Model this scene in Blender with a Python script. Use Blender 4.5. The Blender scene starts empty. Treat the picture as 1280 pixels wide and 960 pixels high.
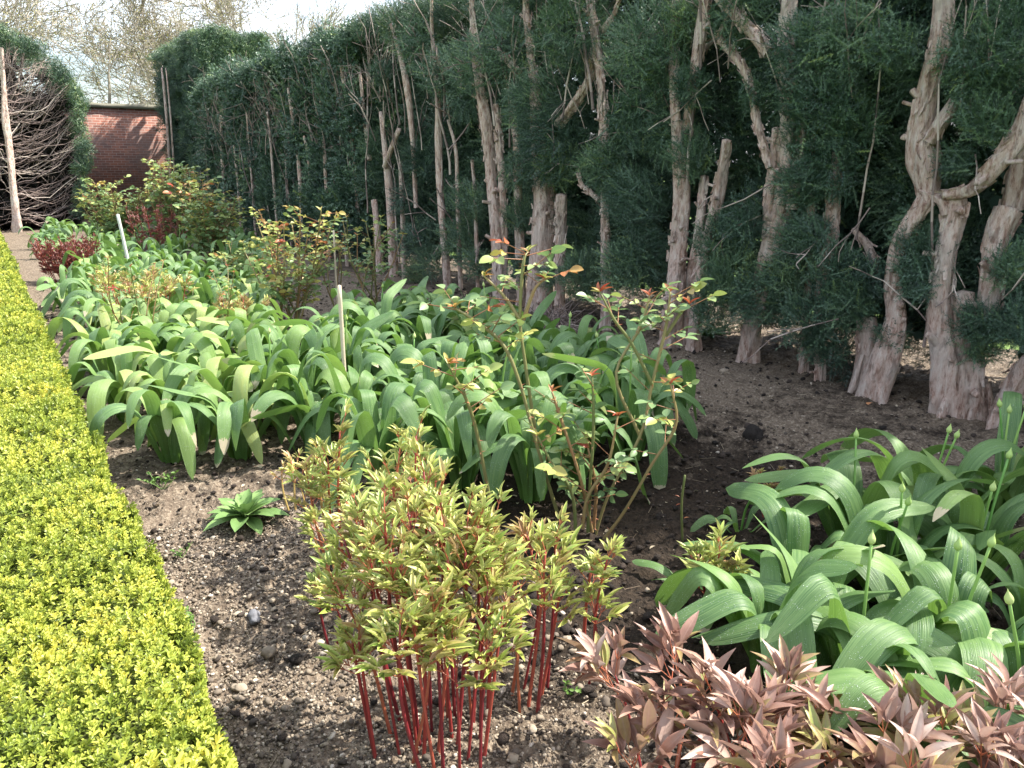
import bpy, math, random
import numpy as np
from mathutils import Vector

# ------------------------------------------------------------------ camera, sky, sun, exposure
scene = bpy.context.scene
C = scene.collection
R = math.radians
CAM_H, PITCH, YAW, FPX = 1.5, 15.4, 34.3, 961.0
cd = bpy.data.cameras.new("Camera"); cam = bpy.data.objects.new("Camera", cd); C.objects.link(cam)
cd.sensor_width = 36; cd.lens = FPX/1280*36; cd.clip_start = .05; cd.clip_end = 2000
cam.location = (0, 0, CAM_H); cam.rotation_euler = (R(90-PITCH), 0, R(-YAW))
scene.camera = cam
SUN_EL, SUN_AZ = 50.0, -20.0            # azimuth from +X towards +Y
w = bpy.data.worlds.new("World"); scene.world = w; w.use_nodes = True
nt = w.node_tree; nt.nodes.clear()
wo = nt.nodes.new('ShaderNodeOutputWorld'); bg = nt.nodes.new('ShaderNodeBackground')
sky = nt.nodes.new('ShaderNodeTexSky'); sky.sky_type = 'NISHITA'; sky.sun_disc = False
sky.sun_elevation = R(SUN_EL); sky.sun_rotation = R(90-SUN_AZ); sky.air_density = 1.1; sky.dust_density = 3.0; sky.ozone_density = 1.2
tc = nt.nodes.new('ShaderNodeTexCoord'); mp = nt.nodes.new('ShaderNodeMapping'); mp.inputs['Scale'].default_value = (1, 1, 2.6)
cn = nt.nodes.new('ShaderNodeTexNoise'); cn.inputs['Scale'].default_value = 2.3; cn.inputs['Detail'].default_value = 8; cn.inputs['Roughness'].default_value = .6
cr = nt.nodes.new('ShaderNodeValToRGB'); cr.color_ramp.elements[0].position = .40; cr.color_ramp.elements[1].position = .62
cm = nt.nodes.new('ShaderNodeMix'); cm.data_type = 'RGBA'; cm.inputs['B'].default_value = (6.6, 7.0, 7.7, 1)
nt.links.new(tc.outputs['Generated'], mp.inputs['Vector']); nt.links.new(mp.outputs['Vector'], cn.inputs['Vector'])
nt.links.new(cn.outputs['Fac'], cr.inputs['Fac']); nt.links.new(cr.outputs['Color'], cm.inputs['Factor'])
nt.links.new(sky.outputs['Color'], cm.inputs['A']); nt.links.new(cm.outputs['Result'], bg.inputs['Color'])
bg.inputs['Strength'].default_value = .15
nt.links.new(bg.outputs['Background'], wo.inputs['Surface'])
sd = bpy.data.lights.new("Sun", 'SUN'); sun = bpy.data.objects.new("Sun", sd); C.objects.link(sun)
sd.energy = 5.0; sd.angle = R(.6); sd.color = (1, .95, .86)
sv = Vector((math.cos(R(SUN_EL))*math.cos(R(SUN_AZ)), math.cos(R(SUN_EL))*math.sin(R(SUN_AZ)), math.sin(R(SUN_EL))))
sun.rotation_euler = sv.to_track_quat('Z', 'Y').to_euler(); sun.location = sv*30
vs = scene.view_settings; vs.view_transform = 'Standard'; vs.look = 'None'; vs.gamma = 1; vs.use_curve_mapping = False
vs.exposure = 1.2
cy = scene.cycles
cy.max_bounces = 6; cy.diffuse_bounces = 3; cy.glossy_bounces = 2; cy.transmission_bounces = 3; cy.transparent_max_bounces = 4
cy.caustics_reflective = False; cy.caustics_refractive = False; cy.sample_clamp_indirect = 6
cy.use_denoising = True

# ------------------------------------------------------------------ measuring helpers (survey of the garden from the photograph)
sp_, cp_, sy_, cy_ = math.sin(R(PITCH)), math.cos(R(PITCH)), math.sin(R(YAW)), math.cos(R(YAW))
def ray(px, py):
    du, dv = px-640.0, py-480.0
    F = FPX*cp_ - dv*sp_; Z = -FPX*sp_ - dv*cp_
    return np.array([du*cy_ + F*sy_, -du*sy_ + F*cy_, Z]), F
def G(px, py, z=0.0):                   # point at height z
    d, F = ray(px, py); t = (z-CAM_H)/d[2]
    return np.array([0, 0, CAM_H]) + d*t
def onX(px, py, X):                     # point in the plane x = X (line of the hedge)
    d, F = ray(px, py); return np.array([0, 0, CAM_H]) + d*(X/d[0])
def onY(px, py, Y):
    d, F = ray(px, py); return np.array([0, 0, CAM_H]) + d*(Y/d[1])
def atF(px, py, Fd):                    # point at horizontal distance Fd in front
    d, F = ray(px, py); return np.array([0, 0, CAM_H]) + d*(Fd/F)
def Fof(p): return p[0]*sy_ + p[1]*cy_

rng = np.random.default_rng(7)
random.seed(7)
LAT = rng.random((256, 256))
def vnoise(x, y, seed=0):
    x = np.asarray(x, float)+seed*17.3; y = np.asarray(y, float)+seed*9.1
    xi = np.floor(x).astype(int); yi = np.floor(y).astype(int); fx = x-xi; fy = y-yi
    fx = fx*fx*(3-2*fx); fy = fy*fy*(3-2*fy)
    a = LAT[xi & 255, yi & 255]; b = LAT[(xi+1) & 255, yi & 255]; c = LAT[xi & 255, (yi+1) & 255]; d = LAT[(xi+1) & 255, (yi+1) & 255]
    return (a*(1-fx)+b*fx)*(1-fy) + (c*(1-fx)+d*fx)*fy
def fbm(x, y, octv=4, seed=0):
    s = 0; a = .5; f = 1; tot = 0
    for k in range(octv):
        s = s + a*vnoise(np.asarray(x)*f, np.asarray(y)*f, seed+k*3); tot += a; a *= .5; f *= 2.03
    return s/tot

# ------------------------------------------------------------------ mesh builder
class MB:
    def __init__(s): s.V = []; s.Q = []; s.T = []; s.S = []; s.K = []; s.n = 0
    def add(s, V, Q=None, T=None, st=None, rnd=0.5):
        V = np.asarray(V, float).reshape(-1, 3); k = len(V)
        if Q is not None and len(Q): s.Q.append(np.asarray(Q, np.int64).reshape(-1, 4)+s.n)
        if T is not None and len(T): s.T.append(np.asarray(T, np.int64).reshape(-1, 3)+s.n)
        s.V.append(V); s.S.append(np.zeros((k, 2)) if st is None else np.asarray(st, float).reshape(k, 2))
        s.K.append(np.full(k, rnd) if np.isscalar(rnd) else np.asarray(rnd, float).reshape(k)); s.n += k
    def mesh(s, name, origin=(0, 0, 0), smooth=True):
        V = np.concatenate(s.V) - np.asarray(origin, float)
        me = bpy.data.meshes.new(name)
        Q = np.concatenate(s.Q) if s.Q else np.zeros((0, 4), int); T = np.concatenate(s.T) if s.T else np.zeros((0, 3), int)
        me.vertices.add(len(V)); me.vertices.foreach_set('co', V.astype(np.float32).ravel())
        me.loops.add(Q.size+T.size); me.loops.foreach_set('vertex_index', np.concatenate([Q.ravel(), T.ravel()]).astype(np.int32))
        me.polygons.add(len(Q)+len(T))
        ls = np.concatenate([np.arange(len(Q))*4, Q.size+np.arange(len(T))*3]).astype(np.int32)
        me.polygons.foreach_set('loop_start', ls)
        me.update(calc_edges=True)
        if smooth: me.polygons.foreach_set('use_smooth', np.ones(len(ls), bool))
        a = me.attributes.new('rnd', 'FLOAT', 'POINT'); a.data.foreach_set('value', np.concatenate(s.K).astype(np.float32))
        S = np.concatenate(s.S); S3 = np.zeros((len(S), 3), np.float32); S3[:, :2] = S
        a = me.attributes.new('st', 'FLOAT_VECTOR', 'POINT'); a.data.foreach_set('vector', S3.ravel())
        return me
    def build(s, name, mat, parent=None, origin=None, smooth=True):
        if origin is None: origin = ORG.get(parent.name, (0, 0, 0)) if parent else (0, 0, 0)
        me = s.mesh(name, origin, smooth); me.materials.append(mat)
        o = bpy.data.objects.new(name, me); C.objects.link(o)
        if parent: o.parent = parent; ORG[o.name] = origin
        else: o.location = origin
        return o
ORG = {}
def thing(name, label, cat, loc, group=None):
    o = bpy.data.objects.new(name, None); C.objects.link(o); o.location = tuple(float(v) for v in loc); o.empty_display_size = .1
    o['label'] = label; o['category'] = cat
    if group: o['group'] = group
    ORG[o.name] = np.array(loc, float); return o
def tag(o, label=None, cat=None, group=None, kind=None):
    if label: o['label'] = label
    if cat: o['category'] = cat
    if group: o['group'] = group
    if kind: o['kind'] = kind
    return o

def norm(v): v = np.asarray(v, float); return v/np.maximum(np.linalg.norm(v, axis=-1, keepdims=True), 1e-9)
def frames(d, roll):
    Y = norm(d); ref = np.zeros_like(Y); ref[:, 2] = 1
    bad = np.abs(Y[:, 2]) > .98; ref[bad] = (1, 0, 0)
    X = norm(np.cross(Y, ref)); Z = np.cross(X, Y)
    c, s = np.cos(roll)[:, None], np.sin(roll)[:, None]
    return X*c+Z*s, Y, Z*c-X*s
def scatter(mb, tv, tq, tt, tst, pos, d, roll, scale, rnd, sx=None):
    """copies of a small leaf/twig pattern, put at pos, pointing along d"""
    X, Y, Z = frames(np.asarray(d, float), np.asarray(roll, float)); n = len(pos); k = len(tv)
    sc = np.broadcast_to(np.asarray(scale, float), (n,))[:, None, None]
    wx = sc if sx is None else sc*np.asarray(sx)[:, None, None]
    V = pos[:, None, :] + wx*tv[None, :, 0:1]*X[:, None, :] + sc*tv[None, :, 1:2]*Y[:, None, :] + sc*tv[None, :, 2:3]*Z[:, None, :]
    off = (np.arange(n)*k)[:, None, None]
    mb.add(V.reshape(-1, 3), (np.asarray(tq)[None]+off).reshape(-1, 4) if tq is not None else None,
           (np.asarray(tt)[None]+off).reshape(-1, 3) if tt is not None else None,
           np.tile(tst, (n, 1)) if tst is not None else None, np.repeat(np.broadcast_to(rnd, (n,)), k))
def sticks(mb, A, B, ra, rb, rnd=.5, sides=3):
    A = np.asarray(A, float).reshape(-1, 3); B = np.asarray(B, float).reshape(-1, 3); n = len(A)
    if n == 0: return
    X, Y, Z = frames(B-A, np.zeros(n)); ra = np.broadcast_to(ra, (n,))[:, None]; rb = np.broadcast_to(rb, (n,))[:, None]
    vs_ = []
    for P, r_ in ((A, ra), (B, rb)):
        for k in range(sides):
            a = 2*math.pi*k/sides; vs_.append(P + r_*(math.cos(a)*X+math.sin(a)*Z))
    V = np.stack(vs_, 1).reshape(-1, 3)
    q = [[k, (k+1) % sides, sides+(k+1) % sides, sides+k] for k in range(sides)]
    off = (np.arange(n)*2*sides)[:, None, None]
    mb.add(V, (np.asarray(q)[None]+off).reshape(-1, 4), None, np.tile([[0, 0]]*sides+[[0, 1]]*sides, (n, 1)), np.repeat(np.broadcast_to(rnd, (n,)), 2*sides))
def spline(P, n):
    P = np.asarray(P, float)
    if len(P) == 2: t = np.linspace(0, 1, n)[:, None]; return P[0]*(1-t)+P[1]*t
    Q = np.vstack([2*P[0]-P[1], P, 2*P[-1]-P[-2]]); m = len(P)-1; out = []
    for t in np.linspace(0, m-1e-6, n):
        i = int(t); f = t-i; a, b, c, d = Q[i:i+4]
        out.append(.5*((2*b)+(c-a)*f+(2*a-5*b+4*c-d)*f*f+(3*b-a-3*c+d)*f**3))
    return np.array(out)
def tube(mb, P, rad, n=None, sides=8, rough=0, seed=0, rnd=.5, cap=True):
    P = np.asarray(P, float); rad = np.asarray(rad, float)
    if n is None: n = len(P)
    path = spline(P, n) if len(P) != n or len(P) > 2 else P
    r_ = np.interp(np.linspace(0, len(rad)-1, n), range(len(rad)), rad)
    T = norm(np.gradient(path, axis=0)); L = np.concatenate([[0], np.cumsum(np.linalg.norm(np.diff(path, axis=0), axis=1))])
    ref = np.array([1., .2, 0]) if abs(T[:, 2]).mean() > .6 else np.array([0, .1, 1.])
    X = norm(np.cross(T, ref)); Y = np.cross(T, X)
    a = np.linspace(0, 2*math.pi, sides, endpoint=False)
    rr = r_[:, None]*np.ones((1, sides))
    if rough:
        cs = np.cos(a)[None]*1.3+7; sn = np.sin(a)[None]*1.3+3
        rr = rr*(1+rough*(2*fbm(cs+L[:, None]*1.1, sn+L[:, None]*.9, 3, seed)-1)*1.6 + rough*.5*np.sin(a[None]*3+seed+L[:, None]*2) + rough*.8*(vnoise(a[None]*3+0*L[:, None], L[:, None]*9, seed)-.5))
    V = path[:, None]+rr[..., None]*(np.cos(a)[None, :, None]*X[:, None]+np.sin(a)[None, :, None]*Y[:, None])
    i = np.arange(n-1)[:, None]*sides; k = np.arange(sides)[None]; k2 = (k+1) % sides
    q = np.stack([i+k, i+k2, i+sides+k2, i+sides+k], -1).reshape(-1, 4)
    st = np.stack([np.broadcast_to(a/(2*math.pi), (n, sides)), np.broadcast_to(L[:, None], (n, sides))], -1).reshape(-1, 2)
    Vf = V.reshape(-1, 3); T3 = None
    if cap:
        Vf = np.vstack([Vf, path[-1]+T[-1]*r_[-1]*.3]); st = np.vstack([st, [.5, L[-1]]]); b = (n-1)*sides
        T3 = [[b+j, b+(j+1) % sides, n*sides] for j in range(sides)]
    mb.add(Vf, q, T3, st, rnd)
    return path, r_

# ------------------------------------------------------------------ materials
def newmat(name):
    m = bpy.data.materials.new(name); m.use_nodes = True; t = m.node_tree; t.nodes.clear(); return m, t
def nd(t, typ, **kw):
    n = t.nodes.new(typ)
    for k, v in kw.items():
        if k in n.inputs: n.inputs[k].default_value = v
        else: setattr(n, k, v)
    return n
def ramp(t, fac, stops, interp='LINEAR'):
    r = t.nodes.new('ShaderNodeValToRGB'); e = r.color_ramp.elements; r.color_ramp.interpolation = interp
    while len(e) < len(stops): e.new(.5)
    for i, (p, c) in enumerate(stops):
        e[i].position = p; e[i].color = (*c, 1) if len(c) == 3 else c
    t.links.new(fac, r.inputs['Fac']); return r.outputs['Color']
def mixc(t, f, a, b, mode='MIX'):
    m = t.nodes.new('ShaderNodeMix'); m.data_type = 'RGBA'; m.blend_type = mode
    for s_, v in ((m.inputs['Factor'], f), (m.inputs['A'], a), (m.inputs['B'], b)):
        if hasattr(v, 'is_linked') or hasattr(v, 'links'): t.links.new(v, s_)
        else: s_.default_value = v if not isinstance(v, tuple) or len(v) == 4 else (*v, 1)
    return m.outputs['Result']
def math_(t, op, a, b=None, c=None, clamp=False):
    m = t.nodes.new('ShaderNodeMath'); m.operation = op; m.use_clamp = clamp
    for i, v in enumerate((a, b, c)):
        if v is None: continue
        if hasattr(v, 'links'): t.links.new(v, m.inputs[i])
        else: m.inputs[i].default_value = v
    return m.outputs[0]
def noise(t, vec, scale, detail=3, rough=.55):
    n = nd(t, 'ShaderNodeTexNoise', Scale=scale, Detail=detail, Roughness=rough)
    if vec is not None: t.links.new(vec, n.inputs['Vector'])
    return n.outputs['Fac']
def vmul(t, vec, s):
    m = t.nodes.new('ShaderNodeVectorMath'); m.operation = 'MULTIPLY'; t.links.new(vec, m.inputs[0]); m.inputs[1].default_value = s; return m.outputs[0]
def attr(t, n, out='Fac'):
    a = t.nodes.new('ShaderNodeAttribute'); a.attribute_name = n; return a.outputs[out]
def finish(t, col, rough=.6, trans=0, tcol=None, bump=None, bstr=.3, bdist=.01, spec=.5):
    p = nd(t, 'ShaderNodeBsdfPrincipled'); out = t.nodes.new('ShaderNodeOutputMaterial')
    p.inputs['Specular IOR Level'].default_value = spec
    if hasattr(col, 'links'): t.links.new(col, p.inputs['Base Color'])
    else: p.inputs['Base Color'].default_value = (*col, 1)
    if hasattr(rough, 'links'): t.links.new(rough, p.inputs['Roughness'])
    else: p.inputs['Roughness'].default_value = rough
    if bump is not None:
        b = nd(t, 'ShaderNodeBump', Strength=bstr, Distance=bdist); t.links.new(bump, b.inputs['Height']); t.links.new(b.outputs['Normal'], p.inputs['Normal'])
    if trans:
        tr = t.nodes.new('ShaderNodeBsdfTranslucent'); mx = t.nodes.new('ShaderNodeMixShader'); mx.inputs[0].default_value = trans
        c2 = tcol if tcol is not None else col
        if hasattr(c2, 'links'): t.links.new(c2, tr.inputs['Color'])
        else: tr.inputs['Color'].default_value = (*c2, 1)
        t.links.new(p.outputs[0], mx.inputs[1]); t.links.new(tr.outputs[0], mx.inputs[2]); t.links.new(mx.outputs[0], out.inputs['Surface'])
    else: t.links.new(p.outputs[0], out.inputs['Surface'])
def pos(t): return t.nodes.new('ShaderNodeNewGeometry').outputs['Position']
def simple(name, stops, nscale=20, rough=.7, trans=0, bstr=.3, bdist=.004, spec=.4):
    """colour from the piece's own tint (rnd), broken up by a little noise"""
    m, t = newmat(name)
    f = math_(t, 'ADD', attr(t, 'rnd'), math_(t, 'MULTIPLY', math_(t, 'SUBTRACT', noise(t, pos(t), nscale), .5), .35), clamp=True)
    col = ramp(t, f, stops)
    finish(t, col, rough, trans, bump=noise(t, pos(t), nscale*4), bstr=bstr, bdist=bdist, spec=spec); return m

M = {}
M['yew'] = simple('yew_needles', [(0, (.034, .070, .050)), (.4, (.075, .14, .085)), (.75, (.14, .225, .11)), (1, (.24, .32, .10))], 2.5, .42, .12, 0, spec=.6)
M['yew_dark'] = simple('yew_needles_painted_shadow', [(0, (.025, .05, .036)), (1, (.06, .11, .07))], 3, .7, .05, 0)  # darker needle copy: shadow inside the hedge painted as colour
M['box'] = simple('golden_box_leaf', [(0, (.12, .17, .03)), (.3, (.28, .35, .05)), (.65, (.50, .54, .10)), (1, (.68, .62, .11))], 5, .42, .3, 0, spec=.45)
M['box_in'] = simple('box_twig_core', [(0, (.04, .05, .012)), (1, (.10, .12, .02))], 30, .9, 0, .6)
M['weed'] = simple('weed_leaf', [(0, (.05, .12, .02)), (1, (.16, .27, .06))], 15, .5, .25, 0)
M['rosette'] = simple('hairy_rosette_leaf', [(0, (.09, .18, .05)), (1, (.22, .34, .11))], 25, .6, .2, .3, .003)
def allium_mat():
    m, t = newmat('strap_leaf'); st = attr(t, 'st', 'Vector'); r_ = attr(t, 'rnd')
    sx = nd(t, 'ShaderNodeSeparateXYZ'); t.links.new(st, sx.inputs[0]); u, v = sx.outputs[0], sx.outputs[1]
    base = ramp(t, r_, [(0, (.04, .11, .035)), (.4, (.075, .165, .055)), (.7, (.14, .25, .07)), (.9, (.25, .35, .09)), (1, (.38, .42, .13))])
    vv = vmul(t, st, (26, 1.2, 1)); stripe = noise(t, vv, 1.0, 2, .5)
    base = mixc(t, math_(t, 'MULTIPLY', ramp(t, stripe, [(.42, (0, 0, 0)), (.60, (1, 1, 1))]), .42), base, (.26, .39, .13))
    bl = noise(t, vmul(t, st, (3, 5, 1)), 1.6, 4)
    base = mixc(t, math_(t, 'MULTIPLY', ramp(t, bl, [(.42, (0, 0, 0)), (.75, (1, 1, 1))]), .40), base, (.23, .36, .13))
    # pale base of the leaf, withered tip
    base = mixc(t, math_(t, 'MULTIPLY', ramp(t, v, [(0, (1, 1, 1)), (.22, (0, 0, 0))]), .45), base, (.16, .36, .05))
    tipf = math_(t, 'GREATER_THAN', math_(t, 'ADD', v, math_(t, 'MULTIPLY', math_(t, 'SUBTRACT', noise(t, vmul(t, st, (6, 30, 1)), 1.0), .5), .08)), math_(t, 'ADD', .90, math_(t, 'MULTIPLY', math_(t, 'FRACT', math_(t, 'MULTIPLY', r_, 37.7)), .30)))
    base = mixc(t, tipf, base, (.50, .43, .30))
    bmp = math_(t, 'ADD', noise(t, vmul(t, st, (44, 1.0, 1)), 1.0, 1), math_(t, 'MULTIPLY', noise(t, vmul(t, st, (6, 8, 1)), 1.0, 2), .8))
    vo = nd(t, 'ShaderNodeTexVoronoi', Scale=170.0); t.links.new(pos(t), vo.inputs['Vector'])
    dr = ramp(t, vo.outputs['Distance'], [(0, (1, 1, 1)), (.16, (.8, .8, .8)), (.24, (0, 0, 0))])
    wet = math_(t, 'MULTIPLY', dr, math_(t, 'GREATER_THAN', noise(t, pos(t), 30, 2), .5))
    bmp = math_(t, 'ADD', bmp, math_(t, 'MULTIPLY', wet, 1.4))
    base = mixc(t, math_(t, 'MULTIPLY', wet, .55), base, (.7, .8, .72))  # pale dots: glints on the droplets painted into the leaf colour
    rough = math_(t, 'SUBTRACT', .46, math_(t, 'MULTIPLY', wet, .4), clamp=True)
    tc_ = mixc(t, .6, base, (.25, .46, .06))
    finish(t, base, rough, .27, tc_, bump=bmp, bstr=.7, bdist=.003, spec=.5); return m
M['allium'] = allium_mat()
M['stalk'] = simple('flower_stalk', [(0, (.10, .24, .05)), (1, (.25, .40, .10))], 12, .45, 0, .1)
M['bud'] = simple('flower_bud', [(0, (.30, .45, .12)), (1, (.48, .58, .22))], 60, .5, .15, .2)
def peony_mat(name, stops, edge, ef, under):
    m, t = newmat(name); st = attr(t, 'st', 'Vector'); r_ = attr(t, 'rnd')
    sx = nd(t, 'ShaderNodeSeparateXYZ'); t.links.new(st, sx.inputs[0]); u, v = sx.outputs[0], sx.outputs[1]
    f = math_(t, 'ADD', r_, math_(t, 'MULTIPLY', math_(t, 'SUBTRACT', noise(t, pos(t), 35), .5), .4), clamp=True)
    base = ramp(t, f, stops)
    e = math_(t, 'MULTIPLY', ramp(t, math_(t, 'ABSOLUTE', math_(t, 'SUBTRACT', u, .5)), [(.30, (0, 0, 0)), (.5, (1, 1, 1))]), ef)
    base = mixc(t, e, base, edge)
    mid = math_(t, 'MULTIPLY', ramp(t, math_(t, 'ABSOLUTE', math_(t, 'SUBTRACT', u, .5)), [(0, (1, 1, 1)), (.07, (0, 0, 0))]), .4)
    base = mixc(t, mid, base, under)
    bk = t.nodes.new('ShaderNodeNewGeometry').outputs['Backfacing']
    base = mixc(t, math_(t, 'MULTIPLY', bk, .45), base, under)
    finish(t, base, .38, .25, bump=noise(t, vmul(t, st, (8, 14, 1)), 1.5, 2), bstr=.25, bdist=.002, spec=.55); return m
M['peony'] = peony_mat('peony_leaf', [(0, (.12, .21, .04)), (.35, (.33, .46, .08)), (.65, (.50, .54, .12)), (.85, (.48, .37, .13)), (1, (.34, .17, .08))], (.66, .50, .28), .6, (.50, .46, .22))
M['peony_pink'] = peony_mat('bronze_peony_leaf', [(0, (.30, .34, .09)), (.25, (.36, .27, .11)), (.42, (.22, .11, .08)), (.7, (.40, .25, .19)), (1, (.64, .50, .42))], (.42, .22, .17), .5, (.42, .27, .23))
M['peony_red'] = peony_mat('dark_red_peony_leaf', [(0, (.06, .02, .015)), (.5, (.16, .035, .03)), (1, (.30, .09, .07))], (.30, .12, .09), .4, (.3, .12, .1))
M['red_stem'] = simple('red_stem', [(0, (.15, .015, .022)), (.45, (.30, .04, .035)), (.75, (.40, .12, .06)), (1, (.40, .28, .10))], 14, .36, 0, .15, spec=.5)
def ramp_leaf(name, stops, rough=.42, trans=.28):
    m, t = newmat(name); st = attr(t, 'st', 'Vector')
    sx = nd(t, 'ShaderNodeSeparateXYZ'); t.links.new(st, sx.inputs[0])
    base = ramp(t, attr(t, 'rnd'), stops)
    mid = math_(t, 'MULTIPLY', ramp(t, math_(t, 'ABSOLUTE', math_(t, 'SUBTRACT', sx.outputs[0], .5)), [(0, (1, 1, 1)), (.06, (0, 0, 0))]), .35)
    base = mixc(t, mid, base, (.40, .42, .16))
    base = mixc(t, math_(t, 'MULTIPLY', noise(t, pos(t), 60), .3), base, (.25, .30, .12))
    finish(t, base, rough, trans, bump=noise(t, pos(t), 150, 2), bstr=.2, bdist=.002, spec=.5); return m
M['rose'] = ramp_leaf('rose_leaf', [(0, (.08, .17, .06)), (.35, (.19, .31, .13)), (.62, (.38, .44, .11)), (.78, (.50, .40, .10)), (.88, (.46, .17, .06)), (1, (.42, .04, .03))])
M['rose_cane'] = simple('rose_cane', [(0, (.10, .14, .04)), (.5, (.24, .20, .08)), (1, (.34, .10, .06))], 14, .5, 0, .3)
M['cane_wood'] = simple('stake_wood', [(0, (.30, .24, .16)), (1, (.58, .50, .38))], 18, .75, 0, .4)
def bark():
    m, t = newmat('yew_bark'); p = pos(t)
    n1 = noise(t, vmul(t, p, (24, 24, 6)), 1.5, 7, .75); n2 = noise(t, vmul(t, p, (13, 13, 5)), 1.2, 5, .65)
    col = ramp(t, n1, [(.30, (.10, .06, .048)), (.38, (.36, .21, .16)), (.47, (.66, .48, .40)), (.62, (.82, .71, .63))])
    col = mixc(t, ramp(t, n2, [(.36, (.8, .8, .8)), (.45, (0, 0, 0))]), col, (.20, .13, .10))
    gr = noise(t, p, 3.0, 4)
    col = mixc(t, ramp(t, gr, [(.5, (0, 0, 0)), (.64, (.55, .55, .55))]), col, (.66, .60, .54))
    col = mixc(t, ramp(t, noise(t, vmul(t, p, (9, 9, 3)), 1.1, 3), [(.56, (0, 0, 0)), (.68, (.6, .6, .6))]), col, (.46, .28, .22))
    col = mixc(t, math_(t, 'MULTIPLY', attr(t, 'rnd'), .35), col, (.40, .27, .21))
    finish(t, col, .8, bump=math_(t, 'ADD', n1, math_(t, 'MULTIPLY', n2, .8)), bstr=1.0, bdist=.04, spec=.3); return m
M['bark'] = bark()
M['twig'] = simple('bare_twig', [(0, (.10, .075, .07)), (.5, (.25, .19, .165)), (1, (.60, .52, .45))], 6, .8)
M['far_twig'] = simple('bare_tree_bark', [(0, (.17, .15, .12)), (.5, (.32, .28, .22)), (1, (.48, .43, .35))], 1.5, .85)
M['far_bud'] = simple('opening_bud', [(0, (.26, .27, .08)), (1, (.46, .42, .16))], 1.5, .7, .2)
def soil():
    m, t = newmat('bed_soil'); p = pos(t)
    n1 = noise(t, p, 9, 6, .7); n2 = noise(t, p, 60, 4, .6); n3 = noise(t, p, 1.3, 3)
    dry = ramp(t, n2, [(.3, (.10, .073, .052)), (.5, (.175, .135, .098)), (.64, (.29, .235, .175)), (.78, (.40, .34, .26))])
    wet = ramp(t, n2, [(.3, (.013, .009, .006)), (.6, (.038, .026, .017)), (.8, (.09, .066, .047))])
    f = math_(t, 'ADD', attr(t, 'rnd'), math_(t, 'MULTIPLY', math_(t, 'SUBTRACT', n1, .5), 1.1), clamp=True)
    col = mixc(t, ramp(t, f, [(.35, (0, 0, 0)), (.6, (1, 1, 1))]), dry, wet)
    finish(t, col, .9, bump=math_(t, 'ADD', math_(t, 'MULTIPLY', n1, 1.2), n2), bstr=1.0, bdist=.02, spec=.25); return m
M['soil'] = soil()
M['stone'] = simple('pale_chip', [(0, (.035, .027, .021)), (.3, (.11, .088, .07)), (.6, (.22, .18, .135)), (.85, (.34, .28, .21)), (1, (.50, .44, .37))], 90, .85, 0, .4, .002)
M['stone_grey'] = simple('grey_stone', [(0, (.10, .10, .11)), (1, (.22, .22, .24))], 60, .8, 0, .5, .003)
M['clod'] = simple('dark_clod', [(0, (.012, .009, .007)), (1, (.05, .036, .028))], 70, .95, 0, 1, .006)
M['straw'] = simple('dry_straw', [(0, (.18, .13, .09)), (1, (.55, .47, .33))], 40, .8)
def brick():
    m, t = newmat('old_red_brick'); p = pos(t); s = nd(t, 'ShaderNodeSeparateXYZ'); t.links.new(p, s.inputs[0])
    c = nd(t, 'ShaderNodeCombineXYZ'); t.links.new(s.outputs[0], c.inputs[0]); t.links.new(s.outputs[2], c.inputs[1])
    b = nd(t, 'ShaderNodeTexBrick', **{'Scale': 1.0, 'Brick Width': .235, 'Row Height': .078, 'Mortar Size': .007, 'Mortar Smooth': .2, 'Bias': -.1})
    b.inputs['Color1'].default_value = (.30, .115, .075, 1); b.inputs['Color2'].default_value = (.16, .07, .055, 1); b.inputs['Mortar'].default_value = (.36, .29, .25, 1)
    t.links.new(c.outputs[0], b.inputs['Vector'])
    n = noise(t, p, 1.1, 4); col = mixc(t, ramp(t, n, [(.42, (0, 0, 0)), (.66, (.75, .75, .75))]), b.outputs['Color'], (.15, .11, .10))
    n2 = noise(t, vmul(t, p, (4.2, 4, 13)), 1, 2)
    col = mixc(t, ramp(t, n2, [(.55, (0, 0, 0)), (.75, (.6, .6, .6))]), col, (.42, .20, .14))
    finish(t, col, .85, bump=b.outputs['Fac'], bstr=-.5, bdist=.01); return m
M['brick'] = brick()
M['coping'] = simple('mossy_coping', [(0, (.10, .10, .07)), (.5, (.22, .21, .16)), (1, (.34, .33, .27))], 2.2, .9)
M['lawn'] = simple('lawn', [(0, (.06, .11, .02)), (.5, (.11, .19, .03)), (1, (.17, .25, .05))], 3, .9, 0, .8, .02)
M['petal'] = simple('cream_petal', [(0, (.75, .72, .5)), (1, (.85, .83, .72))], 30, .6, .2, 0)
M['cutwood'] = simple('cut_wood', [(0, (.35, .28, .22)), (1, (.62, .52, .42))], 25, .7)
M['orange'] = simple('fallen_leaf', [(0, (.5, .2, .08)), (1, (.6, .28, .12))], 40, .6)

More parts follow.
